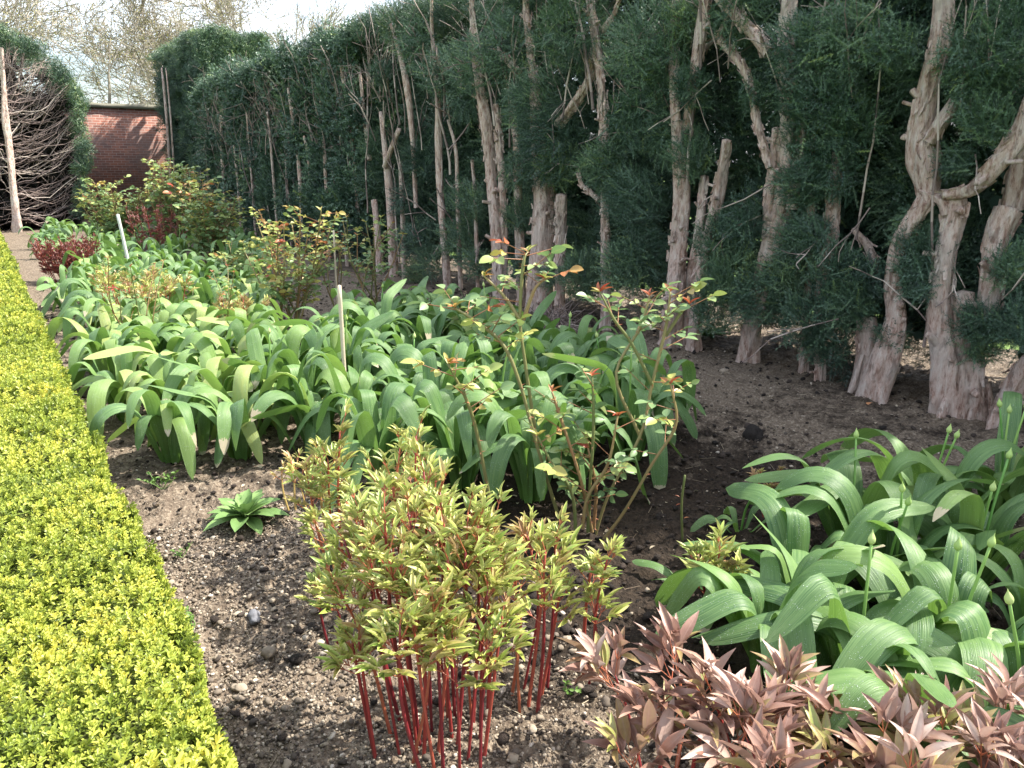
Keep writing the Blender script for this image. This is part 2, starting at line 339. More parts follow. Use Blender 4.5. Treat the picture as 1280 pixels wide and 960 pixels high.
# ------------------------------------------------------------------ leaf patterns
def leaf_grid(nu, nv, width, fold=.25, droop=0., peak=.42, sharp=1.0):
    """a leaflet one unit long along y, folded along its midrib"""
    V = []; S = []
    for j in range(nv):
        v = j/(nv-1)
        wd = width*.5*max(0.06 if 0 < j < nv-1 else (.12 if j == 0 else 0.02), (math.sin(math.pi*v**(math.log(.5)/math.log(peak))))**sharp)
        for i in range(nu):
            u = i/(nu-1)*2-1
            V.append((u*wd, v, abs(u)*wd*fold*2 - droop*v*v)); S.append(((u+1)/2, v))
    Q = [[j*nu+i, j*nu+i+1, (j+1)*nu+i+1, (j+1)*nu+i] for j in range(nv-1) for i in range(nu-1)]
    return np.array(V), np.array(Q), np.array(S)
LF_PEONY = leaf_grid(3, 6, .24, .5, .22, .42, .8)
LF_LANCE = leaf_grid(3, 7, .26, .4, .30, .45, .9)
LF_ROSE = leaf_grid(3, 6, .62, .18, .12, .45, .7)
LF_SMALL = leaf_grid(3, 4, .5, .2, .1, .45, .7)
bx = np.array([(0, 0, 0), (-.22, .35, .10), (-.2, .78, .08), (0, 1.0, -.02), (.2, .78, .08), (.22, .35, .10)])
LF_BOX = (bx, np.array([[0, 3, 2, 1], [0, 5, 4, 3]]), np.array([(.5, 0), (0, .4), (0, .8), (.5, 1), (1, .8), (1, .4)]))
def box_shoot():
    V = []; Q = []; S = []; n = 0; P = []
    for k, (h, el, L) in enumerate([(.0, 15, .95), (.0, 15, .95), (.35, 30, 1.), (.35, 30, 1.), (.7, 50, .9), (.7, 50, .9), (1.0, 68, .7), (1.0, 68, .7)]):
        az = (k//2)*math.pi/2 + (k % 2)*math.pi + .3*(k//2)
        d = np.array([[math.cos(az)*math.cos(R(el)), math.cos(az+0)*0+math.sin(az)*math.cos(R(el)), math.sin(R(el))]])
        X, Y, Z = frames(d, np.zeros(1)); v = LF_BOX[0]*L
        W = v[:, :1]*X+v[:, 1:2]*Y+v[:, 2:]*Z; W[:, 2] += h
        V.append(W[:, [0, 2, 1]]*np.array([1, 1, -1])); Q.append(LF_BOX[1]+n); n += 6; S.append(np.column_stack([np.full(6, .5), np.full(6, h)]))
    return np.vstack(V), np.vstack(Q), np.vstack(S)
BOXS = box_shoot()
def yew_twig(pairs=17, L=1.0, nl=.115, nw=.034):
    V = []; T = []; S = []
    for k in range(pairs):
        y = L*(.06+.9*k/(pairs-1)); ln = nl*(1-.45*(k/(pairs-1))**2)
        for s in (-1, 1):
            a = R(58-18*k/pairs); dx, dy = s*math.sin(a)*ln, math.cos(a)*ln
            i = len(V); dz = ln*(.75, -.25, -.75, .35)[(k+(s > 0)) % 4]; V += [(0, y-nw/2, -nw*.2), (0, y+nw/2, nw*.2), (dx, y+dy, dz)]; T.append([i, i+1, i+2]); S += [(0, y)]*3
    i = len(V); V += [(-.012, 0, 0), (.012, 0, 0), (0, L, .0)]; T.append([i, i+1, i+2]); S += [(0, 0)]*3
    return np.array(V), np.array(T), np.array(S)
TW = yew_twig(); TWF = yew_twig(9, 1.0, .17, .085)
def stone_shape(sub, seed):
    import bmesh
    bm = bmesh.new(); bmesh.ops.create_icosphere(bm, subdivisions=sub, radius=.5)
    V = np.array([v.co[:] for v in bm.verts]); T = np.array([[v.index for v in f.verts] for f in bm.faces]); bm.free()
    r_ = np.random.default_rng(seed); V = V*(1+.6*(fbm(V[:, 0]*2.6+V[:, 2]*2.1+5, V[:, 1]*2+3, 3, seed)[:, None]*2-1)) * (1, r_.uniform(.6, .9), r_.uniform(.4, .65))
    return V, T
STONES = [stone_shape(1, k) for k in range(3)]; STONES2 = [stone_shape(2, k+9) for k in range(4)]; STONES3 = [stone_shape(3, k+19) for k in range(3)]

# ------------------------------------------------------------------ ground
def add_sheet(name, x0, x1, y0, y1, z, mat):
    mb = MB(); mb.add([(x0, y0, z), (x1, y0, z), (x1, y1, z), (x0, y1, z)], [[0, 1, 2, 3]]); o = mb.build(name, mat, smooth=False); tag(o, kind='structure'); return o
add_sheet('ground', -400, 400, -400, 400, -.05, M['lawn'])
def damp(x, y):
    p = np.asarray(x); q = np.asarray(y)
    cx = np.exp(-((p-2.35)**2/.9+(q-2.2)**2/3.2))*1.0 + np.exp(-((p-1.55)**2/.5+(q-2.3)**2/.6))*.5 + .16*(p > 3) - np.exp(-((p-.75)**2/.35+(q-1.4)**2/2.2))*.28
    cx = cx - np.exp(-((p-3.9)**2/.7+(q-4.2)**2/4))*.22
    return .28+cx*.62 + (fbm(p*1.5, q*1.5, 3, 4)-.5)*.5
def soil_h(x, y):
    h = .05*(fbm(np.asarray(x)*.9, np.asarray(y)*.9, 3, 2)-.5) + .05*(fbm(np.asarray(x)*5, np.asarray(y)*5, 3, 5)-.5)
    near = np.clip(1.5-np.asarray(y)/8, .3, 1)
    h = h + near*.045*(fbm(np.asarray(x)*17, np.asarray(y)*17, 3, 8)-.45) + near*.022*(np.abs(fbm(np.asarray(x)*42, np.asarray(y)*42, 2, 11)-.5)*2)
    return h
xs = np.concatenate([np.arange(-.2, 4.3, .015), np.arange(4.3, 7.2, .05)])
ys = [-1.5]
while ys[-1] < 29.0: ys.append(ys[-1] + (.05 if ys[-1] < .5 else (.014 if ys[-1] < 3.2 else min(.09, .014+(ys[-1]-3.2)*.009))))
ys = np.array(ys); XX, YY = np.meshgrid(xs, ys, indexing='ij'); ZZ = soil_h(XX, YY)
a, b = XX.shape; i = np.arange(a-1)[:, None]*b+np.arange(b-1)[None]; q = np.stack([i, i+b, i+b+1, i+1], -1).reshape(-1, 4)
mb = MB(); mb.add(np.stack([XX, YY, ZZ], -1).reshape(-1, 3), q, None, None, damp(XX, YY).ravel()); tag(mb.build('soil', M['soil']), kind='structure')
def gz(p): return float(soil_h(p[0], p[1]))
def onsoil(px, py): p = G(px, py); p[2] = gz(p); return p

def strew(name, n, mat, shapes, smin, smax, region, tint, power=2.2, flat=1, sink=.25, kind='stuff', dens=None):
    P = np.array([region(rng.random(), rng.random()) for _ in range(n)])
    if dens is not None: P = P[rng.random(len(P)) < dens(P[:, 0], P[:, 1])]
    mb = MB(); per = np.array_split(rng.permutation(len(P)), len(shapes))
    for (tv, tt), idx in zip(shapes, per):
        p = P[idx]; s = smin+(smax-smin)*rng.random(len(p))**power; k = len(p)
        pos3 = np.column_stack([p, soil_h(p[:, 0], p[:, 1])+s*sink])
        an = rng.random(k)*6.28; d = np.column_stack([np.cos(an), np.sin(an), rng.normal(0, .25, k)])
        scatter(mb, tv, None, tt, np.zeros((len(tv), 2)), pos3, d, rng.normal(0, .4, k), s, tint(k), sx=rng.uniform(.55, 1.1, k)*flat)
    return tag(mb.build(name, mat, smooth=False), kind=kind)
def reg_near(u, v): y = .7+v*v*3.6; return (.25+u*3.6, y)
def reg_mid(u, v): return (.3+u*5.0, 1.5+v*9)
def reg_strip(u, v): return (.28+u*1.25, .75+v*2.6)
tn = lambda k: np.clip(rng.beta(1.2, 1.2, k), 0, 1)
chipd = lambda x, y: np.clip(1.15-damp(x, y)*1.5, .06, 1)
strew('gravel', 42000, M['stone'], STONES[:2], .005, .019, reg_strip, tn, dens=chipd)
strew('gravel', 22000, M['stone'], STONES[:2], .005, .017, reg_near, tn, dens=lambda x, y: np.clip(.75-damp(x, y)*1.0, .04, 1))
strew('gravel', 26000, M['stone'], STONES, .008, .034, reg_mid, tn, dens=lambda x, y: np.clip(.7-damp(x, y)*.8, .05, 1)*(.4+.6*(vnoise(x*2.2, y*2.2, 3) > .5)))
strew('gravel', 900, M['stone'], STONES2, .014, .036, reg_strip, tn)
strew('soil_clods', 6500, M['clod'], STONES2[:2], .008, .04, reg_near, lambda k: rng.random(k), power=3, dens=lambda x, y: np.clip(damp(x, y)*1.2, .08, 1))
strew('soil_clods', 3500, M['clod'], STONES2[:2], .01, .05, reg_mid, lambda k: rng.random(k), power=3)
mb = MB(); n = 1500
P = np.column_stack([rng.uniform(.3, 4.9, n), .8+rng.random(n)**1.3*8]); an = rng.random(n)*6.28; L = rng.uniform(.015, .09, n)
A3 = np.column_stack([P, soil_h(P[:, 0], P[:, 1])+.006]); B3 = A3+np.column_stack([np.cos(an)*L, np.sin(an)*L, rng.uniform(-.004, .012, n)])
sticks(mb, A3, B3, .0012, .0009, rng.random(n)); tag(mb.build('straw_litter', M['straw']), kind='stuff')
mb = MB(); n = 700; P = np.column_stack([rng.uniform(.3, 5.2, n), .8+rng.random(n)**1.2*9]); scatter(mb, *LF_SMALL[:2], None, LF_SMALL[2], np.column_stack([P, soil_h(P[:, 0], P[:, 1])+.006]), np.column_stack([rng.normal(0, 1, (n, 2)), rng.normal(0, .25, n)]), rng.normal(0, .5, n), rng.uniform(.012, .035, n), rng.random(n)); tag(mb.build('leaf_litter', M['straw']), kind='stuff')

def rock(name, px, py, s, label, cat, mat, seed, flat=1.0, tint=.5):
    p = onsoil(px, py); tv, tt = STONES3[seed % 3]; mb = MB()
    a = seed*1.3; V = tv*s*(1, 1, 1.2*flat); V = V@np.array([[math.cos(a), math.sin(a), 0], [-math.sin(a), math.cos(a), 0], [0, 0, 1]])
    mb.add(V+p+[0, 0, s*.12], None, tt, None, tint); tag(mb.build(name, mat, origin=p), label, cat)
rock('stone', 318, 784, .062, 'blue-grey angular stone lying on the gravelly strip beside the golden box hedge', 'stone', M['stone_grey'], 1)
rock('stone', 338, 826, .048, 'brownish pebble on the gravelly strip, just below the blue-grey angular stone', 'stone', M['stone'], 2, tint=.55)
rock('stone', 300, 866, .05, 'flat tan flake of stone at the box hedge edge, beside the twiggy litter', 'stone', M['stone'], 4, .5, .75)
rock('stone', 905, 466, .07, 'pale round stone lying on the shaded soil before the yew trunks', 'stone', M['stone'], 5, tint=.7)
rock('soil_clod', 938, 552, .15, 'big black clod of soil lying alone on the shaded bed', 'clod', M['clod'], 3, .8, .1)
p = onsoil(1085, 508); mb = MB(); scatter(mb, *LF_ROSE[:2], None, LF_ROSE[2], np.array([p+[0, 0, .012]]), np.array([[1, .3, .1]]), np.array([.3]), .07, np.array([.5]))
tag(mb.build('fallen_leaf', M['orange'], origin=p), 'single orange fallen leaf lying on the shaded soil', 'leaf')

# ------------------------------------------------------------------ brick wall and bare trees beyond
t = thing('brick_wall', 'weathered red brick garden wall with stone coping at the end of the bed', 'wall', (3, 29.2, 0))
def boxm(x0, x1, y0, y1, z0, z1, nx=1, wob=0):
    mb = MB(); xs_ = np.linspace(x0, x1, nx+1); rings = []
    for x in xs_:
        o = (rng.normal(0, wob, 3) if wob else np.zeros(3))
        rings.append([(x, y0+o[0], z0), (x, y1, z0), (x, y1, z1+o[1]), (x, y0+o[0], z1+o[1])])
    V = np.array(rings).reshape(-1, 3); Q = []
    for i in range(nx):
        for k in range(4): Q.append([i*4+k, i*4+(k+1) % 4, (i+1)*4+(k+1) % 4, (i+1)*4+k])
    Q += [[0, 3, 2, 1], [nx*4, nx*4+1, nx*4+2, nx*4+3]]
    mb.add(V, Q); return mb
boxm(-9, 16, 29.05, 29.4, -.05, 3.5).build('wall_face', M['brick'], t, smooth=False)
boxm(-9.05, 16.05, 28.97, 29.48, 3.503, 3.66, 60, .012).build('coping', M['coping'], t, smooth=False)

def bare_tree_meshes(seed, H=15):
    r_ = np.random.default_rng(seed); A, B, ra, rb, lv = [], [], [], [], []
    def grow(p, d, L, r, depth):
        nseg = 3 if depth > 2 else 2
        for k in range(nseg):
            d = norm(d + r_.normal(0, .13, 3) + np.array([0, 0, .05])); q = p+d*L/nseg; r2 = r*.86
            A.append(p); B.append(q); ra.append(r); rb.append(r2); lv.append(depth); p, r = q, r2
            if depth < 7 and k < nseg-1 and depth > 0 and r_.random() < .75:
                d2 = norm(d + r_.normal(0, .75, 3)); grow(p, d2, L*r_.uniform(.55, .8), r*.6, depth-1)
        if depth <= 0: return
        for k in range(2 if depth > 4 else r_.integers(2, 4)):
            grow(p, norm(d+r_.normal(0, .48, 3)+np.array([0, 0, .06])), L*r_.uniform(.66, .84), r*r_.uniform(.6, .74), depth-1)
    grow(np.zeros(3), np.array([0, 0, 1.]), H*.22, .2, 7)
    A, B, ra, rb, lv = map(np.array, (A, B, ra, rb, lv)); big = lv >= 6
    m1 = MB(); sticks(m1, A[big], B[big], ra[big], rb[big], r_.random(big.sum())*.5, 7)
    m2 = MB(); sm = ~big; tw = np.maximum(ra[sm], .014); sticks(m2, A[sm], B[sm], tw, np.maximum(rb[sm], .009), r_.random(sm.sum()), 3)
    tips = B[lv <= 1]; k = len(tips); m3 = MB()
    tips = tips[::5]; k = len(tips); rep = np.repeat(tips, 3, 0)+r_.normal(0, .12, (k*3, 3))
    scatter(m3, *LF_SMALL[:2], None, LF_SMALL[2], rep, r_.normal(0, 1, (k*3, 3)), r_.random(k*3)*6, .07, r_.random(k*3))
    print('tree', len(A)); return m1.mesh('trunk'), m2.mesh('twigs'), m3.mesh('buds')
trees = [bare_tree_meshes(3), bare_tree_meshes(5)]
for me in trees: me[0].materials.append(M['far_twig']); me[1].materials.append(M['far_twig']); me[2].materials.append(M['far_bud'])
bt = [(-1.5, 40, .1, 1.0, 0, 'bare spreading tree beyond the wall, above the cut-back yew with bare branches'),
      (5.0, 37, 1.0, .95, 1, 'bare tree with budding twigs directly above the brick wall'),
      (8.6, 41, 2.3, 1.0, 0, 'bare twiggy tree rising above the join of brick wall and tall yew block'),
      (11.6, 35.5, 3.9, .9, 1, 'bare tree whose twigs show over the flat top of the tall yew block'),
      (15.5, 39, 5.2, .95, 0, 'bare tree whose upper twigs show above the dip between the yew block and long hedge'),
      (1.8, 47, 4.4, 1.25, 1, 'large pale bare tree standing far behind the others, seen between two bare crowns'),
      (-6, 44, 2.9, 1.2, 0, 'tall bare tree at the outer corner, its twigs reaching over the cut-back yew')]
for x, y, a, s, k, lab in bt:
    t = thing('bare_tree', lab, 'tree', (x, y, -.05), 'bare trees beyond the brick wall')
    t.rotation_euler = (0, 0, a); t.scale = (s, s, s)
    for nm, me in zip(('trunk', 'twigs', 'buds'), trees[k]):
        o = bpy.data.objects.new(nm, me); C.objects.link(o); o.parent = t

# ------------------------------------------------------------------ yew trees of the hedge
def foliage(mb, cen, rad, ntw, L, tmpl, up=.25, front=.3, lit_tint=0., sq=(1, 1, 1)):
    """yew sprays on and in an uneven clump"""
    d = norm(rng.normal(0, 1, (ntw, 3))); rr = rad*(.35+.65*rng.random(ntw)**.5)
    rr = rr*(.75+.5*vnoise(d[:, 0]*2.2+cen[1]*3, d[:, 2]*2.2+cen[2]*3, 1))
    P = cen+d*rr[:, None]*np.array(sq)
    cdir = norm(np.array([-.35-front*.5, rng.normal(0, .75), rng.normal(up+.05, .5)])); D = norm(cdir*.6+d*.5+rng.normal(0, .42, (ntw, 3)))
    s = L*rng.uniform(.6, 1.25, ntw)
    tint = np.clip(.27+rng.normal(0, .13)+.16*rng.standard_normal(ntw)+lit_tint+.22*np.clip(rr/rad-.75, 0, 1)+(rng.random(ntw) < .03)*.45, 0, 1)  # lit tops and faces get a lighter tint, sunlight painted into the needles
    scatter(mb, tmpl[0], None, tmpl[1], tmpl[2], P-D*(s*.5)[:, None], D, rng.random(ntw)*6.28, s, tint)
def cards(mb, n, x0, x1, y0, y1, z0, z1, size):
    P = np.column_stack([rng.uniform(x0, x1, n), rng.uniform(y0, y1, n), z0+(z1-z0)*rng.random(n)])
    tv = np.array([(-.5, 0, 0), (.4, .1, .1), (.5, .9, 0), (-.4, 1., .12)])
    scatter(mb, tv, np.array([[0, 1, 2, 3]]), None, np.zeros((4, 2)), P, rng.normal(0, 1, (n, 3)), rng.random(n)*6, rng.uniform(.6, 1.3, n)*size, rng.random(n)*.7)
def flakes(mb, path, rad, n, s):
    k = rng.integers(1, len(path)-1, n); T = norm(path[k]-path[k-1]); o = norm(np.cross(T, rng.normal(0, 1, (n, 3))))
    P = path[k]+(path[k-1]-path[k])*rng.random(n)[:, None]+o*(rad[k]*1.0)[:, None]
    tv = np.array([(-.16, 0, 0), (.16, 0, 0), (.13, .55, .05), (-.13, .55, .05), (.07, 1., .22), (-.1, .95, .25)])
    D = T*np.where(rng.random(n) < .6, -1, 1)[:, None]+o*.12
    X, Y, Z = frames(D, np.zeros(n)); roll = np.arctan2((o*X).sum(1), (o*Z).sum(1)); 
    scatter(mb, tv, np.array([[0, 1, 2, 3], [3, 2, 4, 5]]), None, np.zeros((6, 2)), P, D, roll, rng.uniform(.5, 1.3, n)*s, np.clip(rng.normal(.25, .3, n), 0, 1))
def px_w(p, wpx): return Fof(p)*wpx/FPX/2*.80

# each tree: y along the hedge, half width, label, stems [(plane x, [(px,py)...], [widths px...], kind)]
HX = 5.0
YEW = [
 ('yew whose two crossing trunks fork, one sending a red limb low across to the side', 2.15, .42, [
   (4.95, [(1186, 512), (1184, 450), (1176, 400), (1180, 330), (1196, 262), (1188, 244)], [56, 40, 38, 34, 30, 26], 't'),
   (4.9, [(1178, 244), (1215, 236), (1245, 206), (1275, 165), (1300, 110)], [12, 20, 27, 28, 28], 'l'),
   (5.05, [(1222, 520), (1216, 470), (1222, 425), (1238, 370), (1246, 300), (1262, 262)], [50, 34, 34, 36, 36, 40], 't'),
   (5.0, [(1204, 505), (1203, 440), (1204, 366)], [38, 32, 34], 's'),
   (5.2, [(1262, 262), (1275, 180), (1268, 120), (1290, 40)], [30, 18, 20, 16], 't'),
   (4.92, [(1182, 268), (1176, 250), (1150, 238)], [16, 15, 10], 'l'),
   (5.0, [(1250, 505), (1268, 480), (1290, 450)], [34, 32, 32], 't')]),
 ('yew with pale curving trunk forking high up, rising from two splayed roots', 2.85, .40, [
   (4.95, [(1092, 478), (1108, 450), (1122, 400), (1118, 350), (1128, 300), (1150, 262), (1160, 240), (1154, 200), (1152, 160), (1160, 110), (1174, 55), (1180, -20), (1185, -90)], [52, 42, 30, 24, 25, 24, 27, 42, 36, 26, 28, 26, 22], 't'),
   (4.95, [(1162, 178), (1178, 152), (1194, 126)], [22, 20, 16], 'l'),
   (5.0, [(1078, 472), (1084, 440), (1082, 398)], [40, 30, 26], 's'),
   (5.1, [(1096, 345), (1086, 310), (1066, 286)], [13, 12, 7], 'l')]),
 ('yew of thin grey stems half hidden by drooping green foliage', 3.45, .36, [
   (5.05, [(1028, 455), (1024, 380), (1036, 310), (1040, 262), (1046, 190)], [20, 12, 22, 20, 12], 't'),
   (5.1, [(1006, 448), (1008, 380), (1014, 300), (1016, 170), (1022, 60)], [12, 10, 8, 9, 6], 't')]),
 ('yew with a shaggy paired trunk standing above a bushy green skirt and broad root foot', 3.98, .40, [
   (5.0, [(936, 440), (942, 400), (958, 330), (974, 262), (984, 190), (986, 120), (984, 55), (988, -30)], [66, 30, 26, 34, 28, 22, 22, 20], 't'),
   (4.97, [(960, 330), (962, 262), (966, 215), (970, 160)], [16, 18, 16, 12], 't'),
   (5.03, [(990, 262), (1000, 200), (1004, 140)], [16, 14, 10], 'l'),
   (4.93, [(962, 210), (946, 150), (936, 100), (922, 75), (900, 50)], [10, 10, 10, 11, 10], 'l'),
   (4.9, [(962, 66), (938, 36), (905, 2), (880, -30)], [17, 16, 16, 14], 'l')]),
 ('yew whose trunk and two leaning stems rise side by side from one reddish base', 4.7, .42, [
   (4.95, [(838, 420), (842, 370), (848, 300), (852, 230), (846, 150), (842, 60), (846, -30)], [58, 28, 27, 22, 14, 12, 8], 't'),
   (5.02, [(868, 415), (874, 360), (882, 310), (900, 230), (908, 175)], [28, 20, 20, 17, 14], 't'),
   (5.06, [(858, 420), (862, 370), (874, 290), (880, 220)], [26, 17, 14, 11], 't'),
   (4.98, [(860, 160), (866, 110), (876, 50), (884, -30)], [16, 13, 17, 12], 't'),
   (5.1, [(880, 62), (896, 45), (915, 10), (922, -40)], [7, 6, 5, 4], 'l')]),
 ('slim yew of one straight grey stem breaking into a fan of pale twigs', 5.75, .45, [
   (4.95, [(758, 395), (757, 330), (755, 240), (754, 150), (748, 70), (738, 0), (734, -60)], [17, 14, 12, 12, 12, 11, 7], 't'),
   (5.0, [(748, 250), (728, 232), (722, 215)], [7, 6, 4], 'l'),
   (4.97, [(753, 40), (768, 15), (785, -30)], [7, 6, 4], 'l')]),
 ('old yew with the thickest trunk, a broken stub standing beside it', 6.55, .45, [
   (5.05, [(676, 335), (678, 290), (680, 240), (672, 180), (668, 100), (660, 40), (655, -60)], [50, 38, 34, 20, 12, 10, 8], 't'),
   (4.95, [(700, 338), (700, 300), (702, 244)], [22, 16, 19], 's'),
   (5.0, [(698, 156), (716, 132), (736, 100), (742, 60)], [13, 13, 10, 8], 'l'),
   (5.0, [(648, 90), (628, 68), (612, 62)], [12, 9, 5], 'l')]),
 ('yew with two tall straight smooth poles close together', 7.65, .5, [
   (4.93, [(624, 340), (620, 290), (614, 220), (606, 150), (600, 110), (592, 50), (588, -30)], [22, 15, 15, 16, 13, 8, 6], 't'),
   (5.0, [(630, 330), (629, 260), (624, 180), (620, 130)], [13, 10, 10, 8], 't'),
   (5.05, [(652, 325), (648, 260), (646, 180), (640, 120), (632, 90)], [13, 12, 10, 7, 5], 't')]),
 ('yew with one flaking mid-grey pole bare almost to the top', 8.95, .65, [
   (4.93, [(560, 362), (555, 300), (550, 230), (548, 170), (547, 120), (540, 40), (540, -40)], [15, 12, 11, 12, 9, 5, 4], 't'),
   (5.05, [(576, 335), (572, 260), (570, 190), (560, 150)], [8, 7, 6, 4], 't'),
   (5.05, [(597, 330), (594, 250), (590, 200)], [6, 6, 5], 't')]),
 ('yew with a dark stout trunk and a cut limb leaning against it', 10.4, .75, [
   (5.0, [(491, 325), (489, 280), (487, 240), (482, 190), (476, 140)], [17, 14, 13, 9, 6], 't'),
   (4.95, [(520, 260), (516, 180), (509, 110), (498, 60), (488, 30)], [7, 8, 10, 7, 4], 't'),
   (4.9, [(481, 208), (490, 184), (499, 162)], [8, 8, 8], 'l'),
   (5.0, [(505, 330), (503, 250), (500, 200)], [9, 8, 7], 't')]),
 ('yew topped by a spray of pale bare twigs above two stubby stems', 12.0, .8, [
   (4.95, [(474, 320), (471, 280), (468, 250)], [12, 10, 9], 's'),
   (4.95, [(449, 300), (445, 230), (436, 140), (424, 70)], [6, 6, 7, 4], 't'),
   (5.0, [(462, 200), (455, 140), (450, 90)], [7, 6, 4], 't')]),
 ('yew with two pale thin stems side by side low in the hedge', 13.5, .8, [
   (4.95, [(432, 300), (428, 240), (424, 200)], [6, 6, 5], 't'), (4.95, [(409, 285), (406, 200), (400, 120)], [5, 5, 3], 't')]),
 ('yew with a single crooked pale stem, behind the reddish rose', 15.0, .8, [
   (4.93, [(378, 285), (374, 210), (367, 155), (360, 110)], [6, 6, 6, 3], 't'), (4.95, [(390, 280), (386, 200), (380, 170)], [4, 5, 3], 't')]),
 ('yew showing a thin split of light bark above the green rose leaves', 16.6, .85, [
   (4.93, [(346, 280), (340, 200), (334, 140)], [4, 4, 3], 't'), (4.95, [(362, 280), (357, 200)], [4, 3], 't')]),
 ('narrow-stemmed yew, one vertical streak of bark in dense green', 18.3, .85, [
   (4.93, [(318, 280), (313, 200), (308, 140)], [4, 3, 2], 't')]),
 ('end yew of the long hedge showing a broad pale patch of bark', 20.3, .95, [
   (4.9, [(282, 270), (278, 200), (276, 145)], [3, 6, 4], 't'), (4.9, [(300, 270), (296, 210), (292, 180)], [4, 5, 3], 't')]),
]
# clumps that hang in front of the trunks: (px, py, radius px, plane x)
FRONT = [(690, 180, 48), (668, 130, 40), (640, 60, 42), (600, 80, 36), (560, 90, 34), (655, 215, 26), (720, 40, 50), (700, 205, 30), (757, 205, 30), (768, 215, 34), (800, 150, 42), (810, 60, 50), (800, 250, 42), (815, 320, 38), (785, 330, 36), (730, 340, 30), (655, 270, 22),
 (845, 175, 34), (866, 192, 30), (840, 80, 36), (862, 25, 30), (870, 110, 26), (905, 300, 36), (925, 345, 46), (900, 380, 40), (955, 370, 40), (935, 280, 34), (1000, 300, 34), (1015, 400, 44), (1040, 425, 34), (985, 340, 34), (1005, 230, 34), (1045, 210, 40), (1040, 120, 44), (1010, 60, 44), (1060, 50, 50), (1075, 160, 36), (1050, 340, 40), (1020, 290, 24), (930, 20, 36), (950, 120, 20), (1000, 120, 28), (1010, 170, 30),
 (1085, 350, 34), (1065, 380, 34), (1160, 318, 42), (1165, 350, 34), (1150, 290, 30), (1232, 95, 48), (1245, 60, 55), (1265, 130, 34), (1238, 150, 34), (1225, 400, 30), (1235, 430, 26), (1280, 400, 34), (1270, 330, 30), (1120, 60, 30), (1200, 205, 22), (1120, 420, 22),
 (590, 130, 26), (575, 300, 30), (590, 250, 26), (525, 300, 28), (530, 200, 24), (510, 250, 20), (530, 60, 30), (500, 30, 24), (465, 230, 22), (440, 260, 26), (455, 300, 22), (420, 260, 22), (470, 180, 18), (520, 340, 16), (600, 330, 20), (655, 335, 18), (690, 345, 16), (540, 330, 20), (400, 250, 20), (480, 90, 16)]
front_w = []
for f in FRONT:
    p = onX(f[0], f[1], 4.88+random.random()*.18); front_w.append((p, Fof(p)*f[2]/FPX))
EXTRA = [(4.75, 1.5), (5.0, .75), (5.0, -.1), (5.0, -1.0), (5.0, -1.9)]
allyew = YEW + [('unseen yew added to cast shadow, next beyond the forked red-limbed one', 1.1, .6, []), ('unseen yew added to cast shadow, second beyond the forked red-limbed yew', -.05, .6, []), ('unseen yew added to cast shadow, third beyond the forked red-limbed yew', -1.2, .6, [])]  # last three: unseen yews added to cast shadow on the near bed
